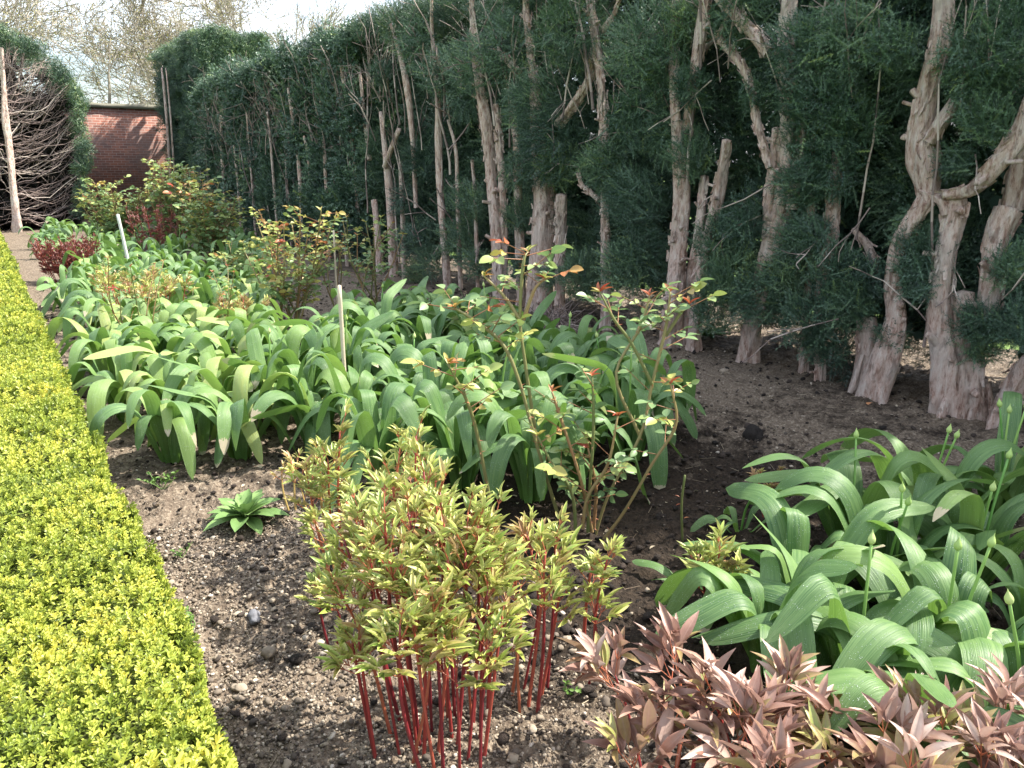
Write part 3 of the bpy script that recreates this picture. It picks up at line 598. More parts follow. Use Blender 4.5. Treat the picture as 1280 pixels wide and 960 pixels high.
for idx, (lab, yc, hw, stems) in enumerate(allyew):
    root = np.array([5.1, yc, 0.0]); t = thing('yew_tree', lab, 'tree', root, 'yews of the long clipped hedge')
    near = yc < 8.2
    if not stems: stems_w = [([np.array([5.1, yc, -.05]), np.array([5.15, yc+.1, 1.8]), np.array([5.3, yc, 3.4])], [.13, .1, .05], 't')]
    else:
        stems_w = []
        for X, pts, wd, kd in stems:
            W = [onX(u, v, X+ .03*math.sin(u*1.7+v)) for u, v in pts]
            rr = [px_w(p, w_) for p, w_ in zip(W, wd)]
            if kd in 'ts' and W[0][2] < .6: W[0][2] = -.05; rr[0] = min(rr[0], rr[1]*1.12)
            stems_w.append((W, rr, kd))
    for W, rr, kd in stems_w:
        m1 = MB(); L = sum(np.linalg.norm(W[i+1]-W[i]) for i in range(len(W)-1))
        path, r_ = tube(m1, W, rr, max(6, int(L*(26 if near else 9))), 24 if near else 10, .2 if near else .16, seed=idx*5+len(W))
        if near:
            flakes(m1, path, r_, int(L*50), .075)
            for q_ in range(int(L*3.2)):            # knots and cut stubs
                j = int(rng.integers(2, len(path)-2)); o_ = norm(np.array([-abs(rng.normal(0, .8))-.15, rng.normal(0, .9), rng.normal(.25, .4)])); s0 = path[j]+o_*r_[j]*.6
                rb = rng.uniform(.012, .028)*min(1, r_[j]/.06); tube(m1, [s0, s0+o_*(r_[j]*.45+.01), s0+o_*(r_[j]*.45+rng.uniform(.02, .09))+[0, 0, .01]], [rb*1.5, rb, rb*.9], 6, 8, .25, seed=q_, rnd=.4)
        if kd != 'l' and W[0][2] < 0 and near:          # root flare
            for k in range(4):
                a = k*1.57+idx+rng.normal(0, .3); q_ = rng.uniform(1.2, 1.7); e = path[0]+np.array([math.cos(a)*rr[0]*q_, math.sin(a)*rr[0]*q_, -.03]); s0 = path[0]+np.array([math.cos(a)*rr[0]*.3, math.sin(a)*rr[0]*.3, rng.uniform(.18, .34)])
                tube(m1, [s0, (s0+e)/2+[0, 0, -.03]+np.array([math.cos(a), math.sin(a), 0])*rr[0]*.1, e], [rr[0]*.2, rr[0]*.33, rr[0]*.16], 9, 10, .3, seed=k)
        m1.build({'t': 'trunk', 'l': 'limb', 's': 'stump'}[kd], M['bark'], t)
    # foliage
    mf = MB(); lod = 0 if yc < 7 else (1 if yc < 11.5 else 2)
    Lt = (.155, .21, .29)[lod]; tm = (TW, TW, TWF)[lod]; Hh = 3.85
    ncl = int(2*hw*(32, 24, 19)[lod]); ntw = (400, 220, 120)[lod]
    for k in range(ncl):
        z = .35+3.1*((k+rng.random())/ncl); x = 5.28+.9*rng.random()**1.6 + .12*math.sin(yc*5+z*2)
        y = yc+rng.uniform(-hw, hw)*1.15; rad = rng.uniform(.2, .38)*(1, 1.15, 1.35)[lod]
        foliage(mf, np.array([x, y, z]), rad, ntw, Lt, tm, up=.35 if z < 1 else .15, sq=(.8, .9, 1.15))
    for k in range(int(2*hw*9)+2):
        c = np.array([rng.uniform(4.98, 5.25), yc+rng.uniform(-hw, hw)*1.1, rng.uniform(3.25, (3.62, 3.6, 3.52)[lod])]); foliage(mf, c, .2, ntw, Lt*.62, tm, up=.2, lit_tint=.05)
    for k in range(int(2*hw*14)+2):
        c = np.array([rng.uniform(5.1, 6.5), yc+rng.uniform(-hw, hw)*1.1, rng.uniform(3.5, (3.64, 3.6, 3.55)[lod])]); foliage(mf, c, .18, ntw//2, Lt*.6, tm, up=.2, lit_tint=.25)  # clipped top coloured lighter to stand in for its sunlit rim
    if lod == 2:
        for k in range(int(2*hw*17)):
            z = .3+3.2*rng.random(); foliage(mf, np.array([rng.uniform(4.82, 5.05), yc+rng.uniform(-hw, hw)*1.1, z]), rng.uniform(.14, .3), 55, .26, tm, up=.4, sq=(.6, .8, 1.8))
    for p, rad in front_w:
        if abs(p[1]-yc) <= min(abs(p[1]-q[1]) for q in allyew)+1e-9:
            foliage(mf, p+[-.04, 0, 0], rad*.98, int((760 if lod == 0 else 360)*max(.4, (rad/.3))**1.6), Lt*.92, tm, up=.3 if p[2] > 1 else .75, lit_tint=.10)
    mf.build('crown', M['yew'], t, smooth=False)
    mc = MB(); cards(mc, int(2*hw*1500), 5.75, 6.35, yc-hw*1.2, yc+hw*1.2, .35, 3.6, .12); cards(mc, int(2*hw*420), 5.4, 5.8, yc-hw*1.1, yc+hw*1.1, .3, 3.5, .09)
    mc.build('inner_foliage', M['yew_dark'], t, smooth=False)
    # dead twigs
    mt = MB(); A, B = [], []; rr = []
    def twigs(p, d, L, r, dep):
        for k in range(3):
            d = norm(d+rng.normal(0, .16, 3)); q = p+d*L/3; A.append(p); B.append(q); rr.append(r); p = q
            if dep and rng.random() < .7: twigs(p, norm(d+rng.normal(0, .5, 3)), L*.6, r*.6, dep-1)
    for k in range(int(2*hw*(11, 11, 10)[lod])):
        up = rng.random() < .7
        z = rng.uniform(1.7, (3.0, 2.9, 2.7)[lod]) if up else rng.uniform(.3, 2.4)
        twigs(np.array([rng.uniform(4.8, 5.15), yc+rng.uniform(-hw, hw), z]), norm(np.array([-.12, rng.normal(0, .25), 1.0 if up else rng.normal(0, .5)])), rng.uniform(.4, .75) if up else rng.uniform(.2, .5), .006 if lod == 0 else .009, 2 if up else 1)
    for k in range(int(2*hw*(1.6, 4, 4)[lod])):          # thin bare uprights
        z = rng.uniform(.2, 2.2); p = np.array([rng.uniform(4.84, 5.05), yc+rng.uniform(-hw, hw), z]); d = norm(np.array([0, rng.normal(0, .12), 1.])); r0 = rng.uniform(.008, .02)
        for j in range(int(rng.integers(5, 12))):
            d = norm(d+rng.normal(0, .07, 3)); q = p+d*.16
            if q[2] > 3.3: break
            A.append(p); B.append(q); rr.append(r0); p = q; r0 *= .94
        twigs(p, d, .5, r0*.6, 1)
    sticks(mt, A, B, np.array(rr), np.array(rr)*.85, .1+rng.random(len(A))*(.8, .7, .6)[lod], 4); mt.build('bare_sprays', M['twig'], t)

# tall yew block at the far end
root = np.array([6.1, 25, 0.]); t = thing('yew_block', 'tall flat-topped clipped yew block rising behind the long hedge, beside the brick wall', 'hedge', root)
mf = MB()
for k in range(620):   # top and the two faces; top and sun-facing face painted lighter, as if lit
    f = rng.random()
    if f < .40: c = np.array([5.45+rng.uniform(0, .12), rng.uniform(22.2, 28.6), rng.uniform(.4, 5.0)])
    elif f < .72: c = np.array([rng.uniform(5.4, 7.2), 22.2, rng.uniform(2.4, 5.02)])
    else: c = np.array([rng.uniform(5.4, 7.2), rng.uniform(22.2, 28.6), 5.02])
    foliage(mf, c, .24, 90, .13, TWF, up=.2, sq=(.6, 1, 1) if f < .4 else ((1, .5, 1) if f < .72 else (1, 1, .45)), lit_tint=.22 if f > .4 else .0)
mf.build('crown', M['yew'], t, smooth=False)
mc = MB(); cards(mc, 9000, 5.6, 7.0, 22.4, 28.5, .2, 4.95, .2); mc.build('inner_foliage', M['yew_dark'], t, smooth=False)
for px, w_ in ((207, 4), (212, 2.5)):
    m1 = MB(); W = [onX(px+6, 250, 5.25), onX(px+3, 170, 5.25), onX(px-2, 110, 5.3), onX(px-5, 85, 5.35)]; W[0][2] = -.05
    tube(m1, W, [px_w(W[1], w_)]*3+[px_w(W[1], w_)*.5], 20, 8, .15, seed=px); m1.build('trunk', M['bark'], t)

# yew with its face cut back to bare branches
root = np.array([.75, 24.1, 0.]); t = thing('cut_back_yew', 'domed yew sliced open to show bare pale branches inside a thin green shell', 'tree', root)
m1 = MB(); W = [onY(24, 302, 24.0), onY(16, 230, 24.0), onY(8, 150, 24.05), onY(2, 60, 24.2)]; W[0][2] = -.05
tube(m1, W, [.12, .085, .07, .04], 70, 16, .3, seed=3); m1.build('trunk', M['bark'], t)
W2 = [p+np.array([-.45, .1, 0]) for p in W]; m1 = MB(); tube(m1, W2, [.08, .07, .06, .03], 20, 10, .15, seed=8); m1.build('trunk', M['bark'], t)
outl = np.array([onY(u, v, 24.2) for u, v in [(-70, 25), (-30, 28), (0, 42), (35, 56), (62, 74), (84, 98), (97, 125), (103, 165), (104, 205), (103, 250), (100, 275)]])
mf = MB(); os_ = spline(outl, 60)
for k in range(330):
    c = os_[rng.integers(0, 60)]+rng.normal(0, .05, 3); c[1] = 24.1+3.6*rng.random()**1.3
    foliage(mf, c, .22, 70, .15, TWF, up=.4, lit_tint=.15)
mf.build('crown', M['yew'], t, smooth=False)
A, B, rr, tt_ = [], [], [], []
for k in range(190):
    zz = .7+3.5*rng.random(); s0 = np.array([np.interp(zz, [0, 5], [W[0][0], W[3][0]]), 24.1+rng.random()*.5, zz])
    e = os_[rng.integers(14, 58)].copy(); e[1] = s0[1]+rng.uniform(-.1, 1.0)
    s0[2] = np.clip(e[2]-rng.uniform(.1, 1.9)*min(1, e[2]/3), .3, 4.2)
    if rng.random() < .22: e[0] -= rng.uniform(1.6, 3.0); e[0] = min(e[0], s0[0]-.3)
    n = 9; mid = (s0+e)/2+np.array([0, -.08, -.05-.4*rng.random()]); P = spline([s0, mid, e], n)+rng.normal(0, .03, (n, 3))
    r0 = rng.uniform(.012, .032); tn_ = rng.random()**1.2
    for i in range(n-1):
        A.append(P[i]); B.append(P[i+1]); rr.append(r0*(1-i/n*.7)); tt_.append(tn_)
        if rng.random() < .55 and i > 1:
            d = norm(P[i+1]-P[i]+rng.normal(0, .35, 3)); A.append(P[i]); B.append(P[i]+d*rng.uniform(.2, .5)); rr.append(r0*.35); tt_.append(tn_)
mt = MB(); sticks(mt, A, B, np.array(rr)*.62, np.array(rr)*.5, np.array(tt_), 5); mt.build('bare_branches', M['twig'], t)
mc = MB(); cards(mc, 9000, -2.2, 2.4, 24.75, 27.5, .1, 3.5, .2); cards(mc, 1800, -2, 1.4, 25.2, 27.2, 3.2, 4.4, .2)
A = np.column_stack([rng.uniform(-2, 2, 900), rng.uniform(24.7, 25.4, 900), rng.uniform(.2, 4.0, 900)])
sticks(mc, A, A+np.column_stack([rng.uniform(.2, .9, 900), rng.normal(0, .1, 900), rng.normal(.12, .12, 900)]), .012, .008, rng.random(900)*.5, 3)
mc.build('inner_foliage', simple('yew_inner_painted_shadow', [(0, (.012, .014, .012)), (1, (.04, .035, .028))], 4, .9), t, smooth=False)  # near-black colour paints the shadow behind the bare branches

# brushwood under the stub yew and pale primrose glimpsed behind the hedge
p0 = onX(690, 372, 4.55); p0[2] = 0; mb = MB(); A, B = [], []
for k in range(90):
    a = rng.random()*6.28; s = p0+np.array([rng.normal(0, .15), rng.normal(0, .22), .02]); 
    e = s+np.array([math.cos(a)*.2, math.sin(a)*.3, rng.uniform(.02, .26)]); m_ = (s+e)/2+rng.normal(0, .03, 3); A += [s, m_]; B += [m_, e]
sticks(mb, A, B, .005, .003, rng.random(len(A))*.7, 4); tag(mb.build('twig_debris', M['twig'], origin=p0), kind='stuff')
p0 = onX(884, 424, 5.55); p0[2] = 0; t = thing('primrose', 'cream flowering primrose glimpsed between the yew bases', 'flower', p0)
mb = MB(); k = 60; P = p0+np.column_stack([rng.normal(0, .10, k), rng.normal(0, .13, k), rng.uniform(.06, .2, k)])
scatter(mb, *LF_SMALL[:2], None, LF_SMALL[2], P, rng.normal(0, 1, (k, 3))+[0, 0, .5], rng.random(k)*6, .045, rng.random(k)); mb.build('blossom', M['petal'], t)
mb = MB(); k = 26; a = rng.random(k)*6.28; scatter(mb, *LF_LANCE[:2], None, LF_LANCE[2], np.tile(p0, (k, 1)), np.column_stack([np.cos(a), np.sin(a), rng.uniform(.3, .9, k)]), a*0, .2, rng.random(k)); mb.build('leaves', M['weed'], t)

# ------------------------------------------------------------------ golden box hedge
BX0, BX1, BH = -.78, .27, .36
root = np.array([-.25, 1, 0.]); t = thing('box_hedge', 'low golden-yellow clipped box hedge running the length of the bed', 'hedge', root)
nx, ny = 24, 420; us = np.linspace(0, 1, nx); yv = np.linspace(.3, 24.2, ny); U, Yg = np.meshgrid(us, yv, indexing='ij')
ang = (U-.5)*2; Xg = (BX0+BX1)/2+(BX1-BX0-.07)/2*np.clip(ang*1.45, -1, 1); Zg = np.where(np.abs(ang) > .69, (BH-.05)*(1-(np.abs(ang)-.69)/.31), BH-.05)
Xg = Xg+(fbm(Yg*7, Zg*9, 3, 3)-.5)*.06; Zg = Zg+(fbm(Xg*8, Yg*8, 3, 6)-.5)*.05
i = np.arange(nx-1)[:, None]*ny+np.arange(ny-1)[None]; mb = MB(); mb.add(np.stack([Xg, Yg, Zg], -1).reshape(-1, 3), np.stack([i, i+ny, i+ny+1, i+1], -1).reshape(-1, 4), None, None, fbm(Xg*6, Yg*6, 3, 2).ravel())
mb.build('twiggy_core', M['box_in'], t)
mb = MB()
for (ya, yb, dens, s) in ((.35, 1.7, 3900, .0155), (1.7, 3.2, 3700, .0155), (3.2, 6, 1900, .0205), (6, 11, 620, .032), (11, 24.2, 260, .048)):
    for face in ('top', 'side', 'far'):
        if face == 'far' and ya > 6: continue
        hgt = BX1-BX0 if face == 'top' else BH
        if face == 'top': xa, xb = (BX0, BX1) if ya > 1 else (BX0, BX1)
        k = int((yb-ya)*hgt*dens*(.4 if face == 'far' else 1)); y = rng.uniform(ya, yb, k)
        if face == 'top':
            x = rng.uniform(BX0, BX1, k); z = np.full(k, BH); d = np.column_stack([rng.normal(0, .38, k), rng.normal(0, .38, k), np.ones(k)])
            edge = np.clip((x-(BX1-.08))/.08, 0, 1); z = z-.04*edge**2; d[:, 0] += edge*.9
        else:
            sgn = 1 if face == 'side' else -1; z = rng.uniform(.02, BH-.02, k); x = np.full(k, BX1 if sgn > 0 else BX0); d = np.column_stack([sgn*np.ones(k), rng.normal(0, .4, k), rng.normal(.55, .3, k)])
            x = x+(z < .12)*(-.03)
        lump = (fbm(x*5+z*3, y*5, 3, 9)-.5)
        x = x+(face == 'side')*lump*.09; z = z+(face == 'top')*lump*.075+rng.normal(0, .009, k)
        stray = rng.random(k) < .025; z = z+stray*rng.uniform(.01, .035, k)
        x = x-.045*np.clip((1.9-y)/.8, 0, 1)*(x > 0)
        P = np.column_stack([x, y, z])
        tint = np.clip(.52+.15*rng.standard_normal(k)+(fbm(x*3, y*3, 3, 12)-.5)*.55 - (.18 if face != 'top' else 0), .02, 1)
        if ya < 2: keep = fbm(x*16, y*16, 2, 20) > .17; P, d, tint = P[keep], d[keep], tint[keep]
        kk = len(P); sc = s*rng.uniform(.75, 1.3, kk)
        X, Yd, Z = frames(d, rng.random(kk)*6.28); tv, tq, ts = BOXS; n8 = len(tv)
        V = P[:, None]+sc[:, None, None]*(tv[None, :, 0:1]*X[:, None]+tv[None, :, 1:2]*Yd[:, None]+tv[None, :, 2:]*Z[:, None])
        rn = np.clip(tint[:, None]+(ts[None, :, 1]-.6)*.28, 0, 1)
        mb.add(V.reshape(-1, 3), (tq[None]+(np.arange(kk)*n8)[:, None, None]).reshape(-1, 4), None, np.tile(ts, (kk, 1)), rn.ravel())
        # older green leaves lower down
        P2 = P-norm(d)*.02; scatter(mb, *BOXS[:2], None, BOXS[2], P2[::2], d[::2]+rng.normal(0, .5, (len(P2[::2]), 3)), rng.random(len(P2[::2]))*6, sc[::2]*1.15, rng.random(len(P2[::2]))*.3)
k = 420; x = rng.uniform(-.45, .27, k)-.03; y = rng.uniform(.75, 1.45, k); P = np.column_stack([x, y, BH+rng.uniform(-.01, .035, k)]); d = np.column_stack([rng.normal(0, .5, k)+(x > .15)*.8, rng.normal(0, .5, k), np.ones(k)])
X, Yd, Z = frames(d, rng.random(k)*6.28); tv, tq, ts = BOXS; sc = rng.uniform(.02, .03, k); n8 = len(tv)
V = P[:, None]+sc[:, None, None]*(tv[None, :, 0:1]*X[:, None]+tv[None, :, 1:2]*Yd[:, None]+tv[None, :, 2:]*Z[:, None])
mb.add(V.reshape(-1, 3), (tq[None]+(np.arange(k)*n8)[:, None, None]).reshape(-1, 4), None, np.tile(ts, (k, 1)), np.clip(np.repeat(rng.normal(.7, .15, k), n8), 0, 1))
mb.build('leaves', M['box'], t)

# ------------------------------------------------------------------ alliums
def strap(mb, base, az, L, W, th0, th1, s0, wd, tint, twist=0, daz=0):
    nv, nu = 22, 5; s = np.linspace(0, 1, nv)**.94; tp_ = random.uniform(4, 9)
    q = np.clip((s-s0+wd)/(2*wd), 0, 1); q = q*q*(3-2*q); th = th0+(th1-th0)*(q*.85+.15*s)
    az_ = az+daz*s; d = np.stack([np.cos(az_)*np.cos(th), np.sin(az_)*np.cos(th), np.sin(th)], -1)
    P = base+np.vstack([[0, 0, 0], np.cumsum((d[1:]+d[:-1])/2*L/(nv-1), axis=0)])
    side = np.stack([-np.sin(az_), np.cos(az_), 0*s], -1); nrm = np.cross(side, d)
    tw = twist*s**1.5; c, sn = np.cos(tw)[:, None], np.sin(tw)[:, None]; side, nrm = side*c+nrm*sn, nrm*c-side*sn
    wv = W*.5*(.40+.60*np.clip(s/.4, 0, 1))*np.sqrt(np.clip(1-(s**tp_), 0.004, 1))*(1-.2*s)
    u = np.linspace(-1, 1, nu); keel = (.45*(1-s)**1.1+.05)
    ph = random.random()*6; ripple = .10*np.sin(s*9+ph)[:, None]*u[None]*wv[:, None] + .06*np.sin(s*17+ph)[:, None]*(u[None]**2)*wv[:, None]
    V = P[:, None]+side[:, None]*(wv[:, None]*u[None])[..., None]*np.sqrt(1-.35*keel)[:, None, None]+nrm[:, None]*((np.abs(u)**1.4)[None]*(wv*keel)[:, None]+ripple)[..., None]
    lo = .012+soil_h(V[..., 0], V[..., 1]); V[..., 2] = np.where(V[..., 2] < lo, lo+.1*(V[..., 2]-lo)*0, V[..., 2])
    st = np.stack([np.broadcast_to((u+1)/2, (nv, nu))+tint*7, np.broadcast_to(s[:, None], (nv, nu))], -1)
    i = np.arange(nv-1)[:, None]*nu+np.arange(nu-1)[None]
    mb.add(V.reshape(-1, 3), np.stack([i, i+1, i+nu+1, i+nu], -1).reshape(-1, 4), None, st.reshape(-1, 2), tint)
def stalk(t, base, h, lean, s=1.0):
    m1 = MB(); top = base+np.array([lean[0], lean[1], h]); mid = base+np.array([lean[0]*.3, lean[1]*.3, h*.55])
    tube(m1, [base, mid, top], [.0055*s, .005*s, .004*s], 9, 8, 0, rnd=random.random()); st_ = m1.build('flower_stalk', M['stalk'], t)
    ORG[st_.name] = ORG[t.name]
    m2 = MB(); d = norm(top-mid); zs = [0, .15, .45, .75, 1.0, 1.25]; rs = [.35, .8, 1., .62, .22, .05]; l = .034*s
    tube(m2, [top+d*l*(z-.1) for z in zs], [r*.0115*s for r in rs], 12, 10, 0, rnd=random.random()); m2.build('flower_bud', M['bud'], st_)
def allium(p, L, W, nl, label, group, tintc=.45, up=(58, 82), s0=(.38, .6), buds=0, H=.45, th1=(-75, -35), bias=None):
    p = np.array([p[0], p[1], gz(p)]); t = thing('allium_plant', label, 'allium', p, group); mb = MB(); a0 = random.random()*6.28
    for k in range(nl):
        inner = k/nl; az = a0+k*2.399+random.uniform(-.3, .3)
        if bias is not None and random.random() < .3: az = bias+random.uniform(-.8, .8)
        l = L*random.uniform(.75, 1.12)*(1-.2*inner); e0 = R(random.uniform(*up)+8*inner); e1 = R(random.uniform(*th1)+22*inner) if random.random() > .06 else R(random.uniform(-15, 30))
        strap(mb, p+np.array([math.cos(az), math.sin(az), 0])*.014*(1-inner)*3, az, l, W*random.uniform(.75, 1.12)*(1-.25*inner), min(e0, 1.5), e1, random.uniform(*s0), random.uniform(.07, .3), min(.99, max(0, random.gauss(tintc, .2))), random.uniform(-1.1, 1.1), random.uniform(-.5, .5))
    mb.build('leaves', M['allium'], t)
    for b in range(buds): stalk(t, p+np.array([random.uniform(-.03, .03), random.uniform(-.03, .03), 0]), H*random.uniform(.9, 1.12), (random.uniform(-.07, .07), random.uniform(-.07, .07)))
    return t
def inpoly(x, y, P):
    c = False; n = len(P)
    for i in range(n):
        (x1, y1), (x2, y2) = P[i], P[i-1]
        if (y1 > y) != (y2 > y) and x < (x2-x1)*(y-y1)/(y2-y1)+x1: c = not c
    return c
def plant_poly(pxpoly, sp, sd_):
    P = [tuple(G(u, v)[:2]) for u, v in pxpoly]; r_ = random.Random(sd_); out = []
    x0, x1 = min(a for a, b in P), max(a for a, b in P); y0, y1 = min(b for a, b in P), max(b for a, b in P)
    for _ in range(6000):
        x, y = r_.uniform(x0, x1), r_.uniform(y0, y1)
        if inpoly(x, y, P) and all((x-a)**2+(y-b)**2 > sp*sp for a, b in out): out.append((x, y))
    return out
# clump at the near side of the bed, broad wet leaves and pointed buds
near_pts = [(1000, 770, 0, .6, 'wide-leaved wet allium arching over the green peony seedling'), (1105, 752, 2, .62, 'allium in the middle of the wet-leaved clump, two short pointed buds in its heart'),
 (1210, 742, 2, .6, 'allium of the wet-leaved clump just behind the middle one, below the pale bud row'), (1060, 690, 1, .6, 'allium of the wet-leaved clump with one tall bud, edging the open dark soil'), (1160, 665, 2, .62, 'allium at the back of the wet-leaved clump with the tallest upright arching leaves'),
 (1250, 655, 3, .6, 'allium at the back of the wet-leaved clump carrying three pointed buds by the yew foot'), (1060, 880, 1, .62, 'allium with droplet-covered leaves drooping onto the pink-bronze peony'), (1180, 870, 2, .64, 'allium with long hanging leaves and two drooping buds above the pink-bronze peony'),
 (960, 850, 0, .5, 'smaller allium tucked between green seedling peony and pink-bronze peony'), (1290, 830, 1, .6, 'allium cut by the picture edge, its broad leaves hanging over the pink-bronze peony'), (1130, 980, 0, .5, 'allium rising out of the pink-bronze peony leaves'), (1265, 960, 1, .55, 'allium in the picture corner with broad flat leaves hanging down')]
for px, py, nb, L, lab in near_pts:
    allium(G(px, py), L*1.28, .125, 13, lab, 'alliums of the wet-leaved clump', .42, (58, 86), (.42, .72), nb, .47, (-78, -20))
allium(G(925, 668), .3, .05, 6, 'small young allium with one slanting bud at the edge of the wet-leaved clump', 'alliums of the wet-leaved clump', .35, (50, 75), (.4, .6), 1, .2)
allium(G(868, 735), .28, .06, 4, 'few low flat allium leaves lying beside the green seedling peony', 'alliums of the wet-leaved clump', .45, (15, 40), (.5, .7), 0, .2, (-20, 0))
ROWW = ['front', 'second', 'third', 'fourth', 'fifth', 'sixth', 'seventh', 'eighth', 'ninth', 'tenth', 'eleventh', 'twelfth']
ORDW = ['nearest the box hedge', 'second out from box hedge', 'third out from box hedge', 'fourth out from box hedge', 'fifth out from box hedge', 'sixth out from box hedge', 'seventh out from box hedge', 'eighth out from box hedge', 'ninth out from box hedge']
def ranked(pts, depth):
    y0 = min(p[1] for p in pts); rows = {}
    for p in pts: rows.setdefault(int((p[1]-y0)/depth), []).append(p)
    for i, k in enumerate(sorted(rows)):
        for j, p in enumerate(sorted(rows[k])): yield p, ROWW[min(i, 11)], ORDW[min(j, 8)]
mid = plant_poly([(385, 585), (470, 615), (560, 632), (700, 640), (790, 600), (812, 545), (770, 500), (700, 470), (600, 440), (520, 425), (430, 440), (375, 510)], .30, 3)
for (x, y), rw, od in ranked(mid, .42):
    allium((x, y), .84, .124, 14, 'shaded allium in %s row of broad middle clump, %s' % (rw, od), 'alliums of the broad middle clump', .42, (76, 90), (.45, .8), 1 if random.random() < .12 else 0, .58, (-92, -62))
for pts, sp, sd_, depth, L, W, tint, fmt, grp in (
  ([(155, 575), (215, 600), (300, 575), (345, 540), (350, 480), (330, 440), (240, 430), (150, 440), (125, 500)], .30, 5, .45, .82, .12, .74, 'sunlit pale allium in %s row by the golden hedge, %s', 'alliums of the sunlit clump by the box hedge'),  # lighter leaf tint of this clump has sunlight painted in
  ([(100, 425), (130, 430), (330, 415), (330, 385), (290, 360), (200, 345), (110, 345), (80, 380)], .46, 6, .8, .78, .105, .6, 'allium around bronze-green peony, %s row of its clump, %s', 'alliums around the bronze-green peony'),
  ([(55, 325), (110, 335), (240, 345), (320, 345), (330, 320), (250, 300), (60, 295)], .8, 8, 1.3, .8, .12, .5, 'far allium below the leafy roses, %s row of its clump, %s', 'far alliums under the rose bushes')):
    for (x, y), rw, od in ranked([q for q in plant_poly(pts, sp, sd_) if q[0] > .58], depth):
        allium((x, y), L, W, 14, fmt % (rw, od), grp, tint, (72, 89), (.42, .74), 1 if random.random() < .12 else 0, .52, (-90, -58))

# ------------------------------------------------------------------ peonies
def compound(mb, p, d, L, size, tint, tmpl, tv=.12, groups=3, spread=.7):
    """one young peony leaf: stalk with three groups of narrow leaflets, returned as stalk pieces"""
    d = norm(np.array(d, float)); e = p+d*L; st = [(p, e)]
    side = norm(np.cross(d, [0, 0, 1.0]) + 1e-6); up = np.cross(side, d)
    pos_, dd, sc = [], [], []
    for g in range(groups):
        a = (g-(groups-1)/2)*spread; gd = norm(d*math.cos(a)+side*math.sin(a)+np.array([0, 0, .25])); b = e if g == (groups-1)/2 else e-d*L*.18
        q = b+gd*size*.35; st.append((b, q))
        for k in range(3 if size > .03 else 2):
            aa = (k-1)*.62; ld = norm(gd*math.cos(aa)+side*math.sin(aa)+rng.normal(0, .16, 3)+np.array([0, 0, .1])); pos_.append(q-gd*.003); dd.append(ld); sc.append(size*(1.0 if k == 1 else .82)*rng.uniform(.75, 1.2))
    n = len(pos_)
    scatter(mb, *tmpl[:2], None, tmpl[2], np.array(pos_), np.array(dd), rng.normal(0, .5, n), np.array(sc), np.clip(tint+rng.normal(0, tv, n), 0, 1))
    return st
def peony(name, label, group, base, shoots, matl, stemtint=.4, size=.06, tmpl=None, tint=.55, tv=.16, nleaf=8, cat='peony', top=.27, r0=.0055, tintf=None):
    tmpl = tmpl or LF_PEONY; base = np.array([base[0], base[1], gz(base)]); t = thing(name, label, cat, base, group)
    for (b, e) in shoots:
        b = np.array([b[0], b[1], gz(b)-.01]); e = np.array(e, float); H = np.linalg.norm(e-b); mid_ = (b*.45+e*.55)+np.array([rng.normal(0, .012), rng.normal(0, .012), -.0])
        rk = r0*rng.uniform(.75, 1.15); m1 = MB(); path, _ = tube(m1, [b, mid_, e], [rk, rk*.85, rk*.5], 10, 7, 0, rnd=float(np.clip(rng.normal(stemtint, .2), 0, 1)))
        m2 = MB(); stk = []; ax = norm(e-mid_)
        for k in range(nleaf):
            f = 1-top*(k/nleaf)**1.1; p = path[min(9, int(f*9))]; a = k*2.4+rng.random()*6; el = .9-.75*(k/nleaf)
            d = norm(np.array([math.cos(a), math.sin(a), 0])*(1-.55*el)+ax*(.35+el)); sz = size*(.75+.35*(k/nleaf))*rng.uniform(.85, 1.15)
            stk += compound(m2, p, d, H*.05+.5*sz, sz, float(np.clip((tint if tintf is None else tintf(p))+rng.normal(0, tv), 0, 1)), tmpl)
        sticks(m1, [a for a, b_ in stk], [b_ for a, b_ in stk], r0*.32, r0*.22, .75, 4)
        s_ = m1.build('stem', M['red_stem'], t); m2.build('leaves', M[matl], s_)
    return t
def shoots_px(lst, Ft=0.0, jit=0.0):
    out = []
    for (bx_, by_, tx, ty) in lst:
        b = G(bx_, by_); F = Fof(b); out.append((b, atF(tx, ty, F+Ft+random.uniform(-.05, .05))))
    return out
def rshoots(cpx, cpy, rad, n, h, lean=.4, hv=.12):
    c = G(cpx, cpy); out = []
    for k in range(n):
        a = k*2.4; r_ = rad*math.sqrt((k+.5)/n); b = c+np.array([math.cos(a)*r_, math.sin(a)*r_, 0]); hh = h*random.uniform(1-hv*1.6, 1+hv)
        out.append((b, b+np.array([math.cos(a)*r_*lean*2+random.gauss(0, .02), math.sin(a)*r_*lean*2+random.gauss(0, .02), hh])))
    return out
main = shoots_px([(470, 955, 440, 800), (500, 950, 462, 690), (515, 925, 480, 640), (530, 960, 520, 760), (540, 920, 510, 640), (548, 955, 560, 700), (560, 905, 545, 625), (572, 945, 582, 690), (585, 960, 610, 735), (590, 910, 585, 640), (600, 935, 615, 700), (520, 885, 450, 640), (500, 905, 430, 675), (540, 885, 490, 600), (560, 880, 530, 590), (610, 900, 600, 650), (575, 985, 565, 790), (555, 990, 540, 740), (535, 1000, 500, 780), (490, 930, 420, 730), (600, 990, 612, 810), (525, 940, 500, 700), (565, 930, 555, 655), (605, 960, 628, 770)], .02)
peony('peony', 'largest yellow-green peony clump, many crimson stems under crowded young leaves', None, G(545, 935), main+[(a_+rng.normal(0, .02, 3)*[1, 1, 0], b_+rng.normal(0, .03, 3)) for a_, b_ in main[::3]], 'peony', .3, .058, tint=.52, nleaf=10, top=.31)
